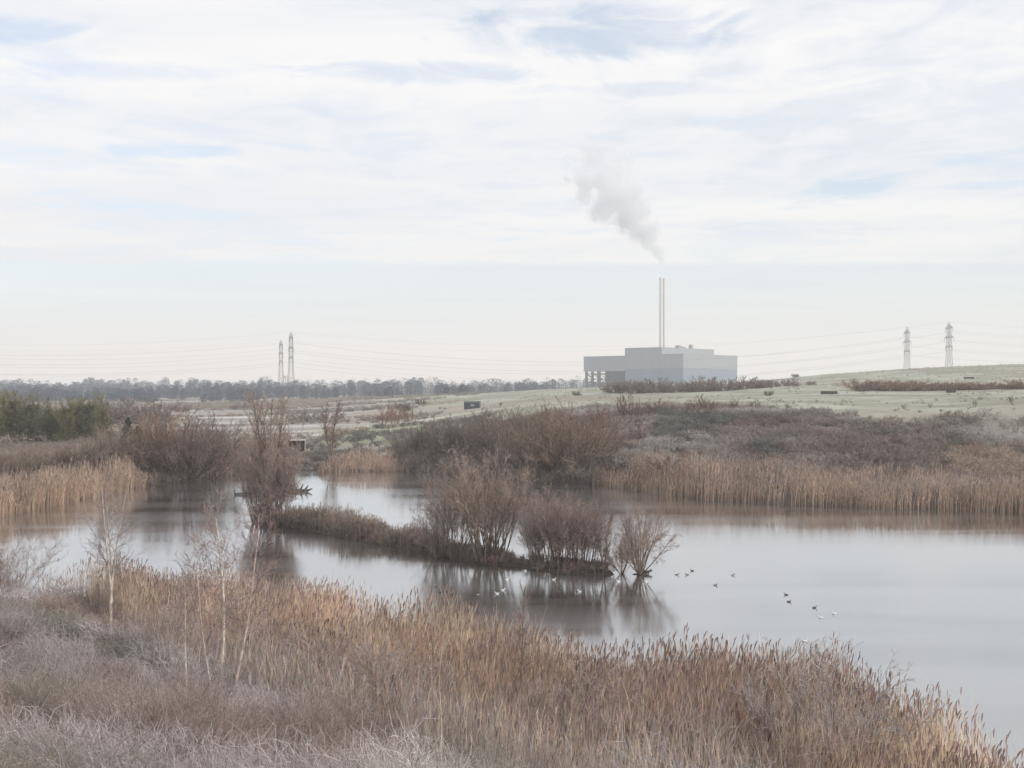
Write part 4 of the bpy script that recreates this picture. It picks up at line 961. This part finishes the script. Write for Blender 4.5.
# fallen branches in the water
M_log = solid_mat('wet_dark_wood', (.06, .05, .045), .6, .4, 4)
def log(xa, xb, y, label, rad=.16, up=()):
    A = px(xa, y); Bq = px(xb, y); o = empty('fallen_branch', (A[0], A[1], 0)); tag(o, label, 'fallen branch')
    L = Bq[0] - A[0]; s = Shape()
    s.tube([(0, 0, .1), (L * .3, .15, .16), (L * .6, -.1, .14), (L, .1, .2)], [rad * .7, rad, rad, rad * .6], 8); s.build('stem', M_log, o, True)
    for u, dx, dz in up:
        s = Shape(); s.tube([(u * L, 0, .05), (u * L + dx * .5, .1, dz * .55), (u * L + dx, .05, dz)], [rad * .7, rad * .5, rad * .25], 6); s.build('limb', M_log, o, True)
log(235, 262, 495, 'dark fallen branch lying in water left of the tall willow', .13, ((.0, -.15, .6), (.28, .05, -.3), (.36, -.5, 1.2), (.55, .5, 1.0), (.95, .1, .75)))
log(287, 308, 492, 'twiggy dark fallen branch in water right of the tall willow', .2, ((.2, .3, .7), (.45, -.2, .8), (.6, .4, .9), (.8, .5, .75), (.9, .7, .4)))
log(638, 652, 574, 'dark driftwood log at the foot of the fan-shaped island shrub', .1, ((.7, .2, .3),))
# small grassy tussock clump around the island's far tip stays with the sedge

# ------------------------------------------------------------------ birds
def bird_mesh(name, parts):
    """one continuous body lofted along x; parts = list of (x, z, ry, rz) rings; colours by material slot"""
    k = 14; rings = parts; V = []; Fc = []
    for (x, z, ry, rz) in rings: V += [(x, ry * math.cos(t), z + rz * math.sin(t)) for t in np.arange(k) * 2 * math.pi / k]
    for i in range(len(rings) - 1): Fc += [[i * k + j, i * k + (j + 1) % k, (i + 1) * k + (j + 1) % k, (i + 1) * k + j] for j in range(k)]
    Fc += [list(range(k))[::-1], list(range((len(rings) - 1) * k, len(rings) * k))]
    s = Shape(); s.poly(V, Fc); return s
GULL = [(-.235,.115,.008,.006),(-.21,.11,.03,.012),(-.15,.085,.062,.035),(-.08,.06,.085,.06),(0,.05,.095,.075),(.07,.06,.085,.075),(.115,.095,.058,.062),(.13,.14,.042,.05),(.14,.185,.04,.046),(.165,.205,.038,.038),(.19,.2,.022,.022),(.205,.195,.008,.01),(.24,.19,.002,.003)]
DUCK = [(-.26,.13,.01,.008),(-.23,.115,.04,.02),(-.16,.08,.085,.05),(-.08,.055,.11,.075),(.02,.05,.115,.085),(.1,.065,.095,.08),(.15,.12,.055,.065),(.165,.18,.045,.055),(.18,.225,.048,.05),(.21,.235,.04,.042),(.235,.22,.022,.016),(.265,.212,.024,.008),(.285,.21,.012,.004)]
def bird_mat(name, back, breast, head, xh):
    m, nt, ns, L = new_mat(name)
    out = ns.new('ShaderNodeOutputMaterial'); p = ns.new('ShaderNodeBsdfPrincipled'); p.inputs['Roughness'].default_value = .7
    tc = ns.new('ShaderNodeTexCoord'); sp = ns.new('ShaderNodeSeparateXYZ'); L.new(tc.outputs['Object'], sp.inputs[0])
    no = ns.new('ShaderNodeTexNoise'); no.inputs['Scale'].default_value = 14; L.new(tc.outputs['Object'], no.inputs[0])
    up = math_node(nt, 'GREATER_THAN', math_node(nt, 'MULTIPLY_ADD', no.outputs[0], .03, sp.outputs[2]), .085)
    hd = math_node(nt, 'GREATER_THAN', sp.outputs[0], xh)
    a = ns.new('ShaderNodeMix'); a.data_type = 'RGBA'; a.inputs[6].default_value = (*breast, 1); a.inputs[7].default_value = (*back, 1); L.new(up, a.inputs[0])
    b = ns.new('ShaderNodeMix'); b.data_type = 'RGBA'; L.new(hd, b.inputs[0]); L.new(a.outputs[2], b.inputs[6]); b.inputs[7].default_value = (*head, 1)
    L.new(b.outputs[2], p.inputs['Base Color']); L.new(p.outputs[0], out.inputs[0]); return m
gull_me = bird_mesh('gull', GULL).mesh('gull', bird_mat('gull_plumage', (.62, .64, .67), (.85, .85, .84), (.85, .85, .84), .1), True)
dk_me = bird_mesh('duck', DUCK).mesh('duck', bird_mat('dark_duck_plumage', (.06, .055, .055), (.10, .09, .085), (.035, .04, .045), .12), True)
mx_me = bird_mesh('duck', DUCK).mesh('duck', bird_mat('pied_duck_plumage', (.09, .08, .075), (.5, .48, .45), (.05, .06, .055), .12), True)
BIRDS = [('d',436,587,'dark duck nearest the left reeds below the island willows'),('d',440,592.5,'dark duck just below another duck left of the gulls'),
 ('m',478,594.5,'small pied duck between the dark pair and the white gulls'),('g',497,594,'lower white gull of the close pair below the willows'),('g',503,590.5,'upper white gull of the close pair below the willows'),
 ('g',507,580,'pale gull floating below the island notch'),('m',544,579,'pied duck at the left end of the row under the dense thicket'),('g',554,580,'white gull under the dense island thicket'),
 ('d',560,588,'dark duck below the gull under the dense thicket'),('g',579.5,592,'pale grey gull alone on open water below the thicket'),('g',618.5,582,'white gull below the straggly shrub at the gap'),
 ('g',646,582,'white gull below the fan-shaped shrub'),('m',677,575,'small pied duck right of the island tip'),('d',692,571,'dark duck farthest up on the open water'),('m',687,575,'faint pied duck beside the farthest dark duck'),
 ('m',715.6,585.5,'small pied duck alone in mid lake'),('m',733,575.5,'tiny pied duck farthest right on the upper open water'),('d',786,595,'dark duck leading the diagonal line on the open lake'),('d',789,602,'dark duck second in the diagonal line'),
 ('d',814.5,608,'dark duck in the middle of the diagonal line'),('g',821,618,'gull below the last dark duck of the diagonal line'),('g',834.5,614,'white gull at the right end of the birds'),('g',805,641.5,'lone white gull nearest the reed tips')]
for i, (k, x, y, l) in enumerate(BIRDS):
    Xb, Yb = px(x, y); o = add('gull' if k == 'g' else 'duck', {'g': gull_me, 'd': dk_me, 'm': mx_me}[k]); o.location = (Xb, Yb, -.012); o.rotation_euler = (0, 0, random.uniform(-.5, .5) + (math.pi if random.random() < .5 else 0))
    o.scale = ((.68,) if k == 'g' else (.56,)) * 3; tag(o, l, 'gull' if k == 'g' else 'duck', 'gulls on the lake' if k == 'g' else 'ducks on the lake')

# ------------------------------------------------------------------ haze
s = Shape(); s.box(-3200, 3200, -220, 3200, -2.2, 236)
m, nt, ns, L = new_mat('winter_air'); out = ns.new('ShaderNodeOutputMaterial'); pv = ns.new('ShaderNodeVolumePrincipled')
pv.inputs['Color'].default_value = (.95, .97, 1.0, 1); pv.inputs['Density'].default_value = .0004; pv.inputs['Anisotropy'].default_value = .0
L.new(pv.outputs[0], out.inputs['Volume']); tag(s.build('haze', m), kind='stuff')

# ------------------------------------------------------------------ sky and sun
SUN_EL, SUN_AZ = R(24), R(112)          # azimuth clockwise from +Y (view direction)
w = bpy.data.worlds.new('World'); sc.world = w; w.use_nodes = True
nt = w.node_tree; ns = nt.nodes; L = nt.links; ns.clear()
out = ns.new('ShaderNodeOutputWorld'); bg = ns.new('ShaderNodeBackground'); bg.inputs['Strength'].default_value = .15
tc = ns.new('ShaderNodeTexCoord'); sep = ns.new('ShaderNodeSeparateXYZ'); L.new(tc.outputs['Generated'], sep.inputs[0])
zc = math_node(nt, 'MAXIMUM', sep.outputs[2], .004)
cv_ = ns.new('ShaderNodeCombineXYZ'); L.new(sep.outputs[0], cv_.inputs[0]); L.new(sep.outputs[1], cv_.inputs[1]); L.new(zc, cv_.inputs[2])
sky = ns.new('ShaderNodeTexSky'); sky.sky_type = 'NISHITA'; sky.sun_disc = False; sky.sun_elevation = SUN_EL; sky.sun_rotation = SUN_AZ
sky.air_density = 1.0; sky.dust_density = 1.2; sky.ozone_density = 2.0; sky.altitude = 0
L.new(cv_.outputs[0], sky.inputs[0])
pxs = math_node(nt, 'DIVIDE', sep.outputs[0], zc); pys = math_node(nt, 'DIVIDE', sep.outputs[1], zc)
pl = ns.new('ShaderNodeCombineXYZ'); L.new(pxs, pl.inputs[0]); L.new(pys, pl.inputs[1])
def cloud_noise(sx, sy, ox, det=6, rough=.55, dist=.4):
    mp = ns.new('ShaderNodeMapping'); mp.inputs['Scale'].default_value = (sx, sy, 1); mp.inputs['Location'].default_value = (ox, ox * .37, ox * .11); L.new(pl.outputs[0], mp.inputs[0])
    n = ns.new('ShaderNodeTexNoise'); n.inputs['Scale'].default_value = 1; n.inputs['Detail'].default_value = det; n.inputs['Roughness'].default_value = rough; n.inputs['Distortion'].default_value = dist; L.new(mp.outputs[0], n.inputs[0]); return n.outputs[0]
def ramp(v, a, b, c=0., d=1.):
    n = ns.new('ShaderNodeMapRange'); n.interpolation_type = 'SMOOTHSTEP'
    for i, q in zip((1, 2, 3, 4), (a, b, c, d)): n.inputs[i].default_value = q
    L.new(v, n.inputs[0]); return n.outputs[0]
nA = cloud_noise(.85, .75, 3.1, 8, .6, .9); nB = cloud_noise(2.6, 2.2, 8.4, 7, .62, 1.2); nC = cloud_noise(.35, .6, 14.2, det=4)
cover = math_node(nt, 'ADD', math_node(nt, 'MULTIPLY', nA, .6), math_node(nt, 'MULTIPLY', nB, .4))
cov = ramp(cover, .36, .56, .66, 1.)
# gaps of thin cloud: centre in the cloud plane, half-sizes, strength
def gap(x, y, hw, hh, k):
    cyp = F / (384 - y); cxp = (x - 512) / (384 - y); sx = hw / (384 - y); sy = hh * F / (384 - y) ** 2
    ax = math_node(nt, 'DIVIDE', math_node(nt, 'SUBTRACT', pxs, cxp), sx); ay = math_node(nt, 'DIVIDE', math_node(nt, 'SUBTRACT', pys, cyp), sy)
    q = math_node(nt, 'ADD', math_node(nt, 'MULTIPLY', ax, ax), math_node(nt, 'MULTIPLY', ay, ay))
    q = math_node(nt, 'ADD', q, math_node(nt, 'MULTIPLY_ADD', nB, 5.0, -2.5))
    return ramp(q, .0, 1.6, k, 0.)
g = None
for a in ((600, 34, 130, 26, .5), (420, 74, 110, 12, .4), (180, 152, 75, 7, .4), (856, 184, 40, 15, .5), (20, 30, 60, 14, .4), (100, 72, 120, 10, .25), (1000, 160, 60, 10, .3), (640, 90, 120, 7, .25), (90, 207, 90, 4, .2), (990, 185, 50, 5, .3)):
    q = gap(*a); g = q if g is None else math_node(nt, 'MAXIMUM', g, q)
cov = math_node(nt, 'MULTIPLY', cov, math_node(nt, 'SUBTRACT', 1.0, g))
edge = math_node(nt, 'ADD', pys, math_node(nt, 'MULTIPLY', nB, .7))
cov = math_node(nt, 'MULTIPLY', cov, ramp(edge, 8.6, 9.4, 1., 0.))
# the clear band shows a thin veil
veil = ramp(pys, 2.0, 26.0, .35, .92)
cov = math_node(nt, 'MAXIMUM', cov, veil)
warm = ramp(pys, 9.5, 32.0)
ccol = ns.new('ShaderNodeMix'); ccol.data_type = 'RGBA'; ccol.inputs[6].default_value = (4.3, 4.37, 4.55, 1); ccol.inputs[7].default_value = (4.85, 4.8, 4.76, 1)
L.new(ramp(nC, .38, .6), ccol.inputs[0])
wcol = ns.new('ShaderNodeMix'); wcol.data_type = 'RGBA'; L.new(warm, wcol.inputs[0]); L.new(ccol.outputs[2], wcol.inputs[6]); wcol.inputs[7].default_value = (5.3, 4.8, 4.4, 1)
mx = ns.new('ShaderNodeMix'); mx.data_type = 'RGBA'; L.new(cov, mx.inputs[0]); L.new(sky.outputs[0], mx.inputs[6]); L.new(wcol.outputs[2], mx.inputs[7])
L.new(mx.outputs[2], bg.inputs[0]); L.new(bg.outputs[0], out.inputs[0])
sd = bpy.data.lights.new('sun', 'SUN'); sd.energy = 1.5; sd.angle = R(10); sd.color = (1, .91, .79)
so = link(bpy.data.objects.new('sun', sd)); so.rotation_euler = (math.pi / 2 - SUN_EL, 0, -SUN_AZ + math.pi)
# lamp shines along its local -Z: check it points away from the sun
import mathutils
dvec = -mathutils.Vector((math.sin(SUN_AZ) * math.cos(SUN_EL), math.cos(SUN_AZ) * math.cos(SUN_EL), math.sin(SUN_EL)))
so.rotation_euler = dvec.to_track_quat('-Z', 'Y').to_euler()

# ------------------------------------------------------------------ camera and render
cd = bpy.data.cameras.new('camera'); cd.lens = 36; cd.sensor_width = 36; cd.clip_start = .1; cd.clip_end = 20000
co = link(bpy.data.objects.new('camera', cd)); co.location = (0, 0, CAMZ); co.rotation_euler = (math.pi / 2, 0, 0); sc.camera = co
sc.render.engine = 'CYCLES'
vs = sc.view_settings; vs.view_transform = 'Standard'; vs.look = 'None'; vs.exposure = .5; vs.gamma = 1; vs.use_curve_mapping = False
cy = sc.cycles; cy.max_bounces = 8; cy.diffuse_bounces = 3; cy.glossy_bounces = 3; cy.transmission_bounces = 2; cy.volume_bounces = 5; cy.transparent_max_bounces = 8
cy.use_denoising = True; cy.denoiser = 'OPENIMAGEDENOISE'; cy.denoising_prefilter = 'ACCURATE'; cy.volume_step_rate = 2; cy.volume_max_steps = 128
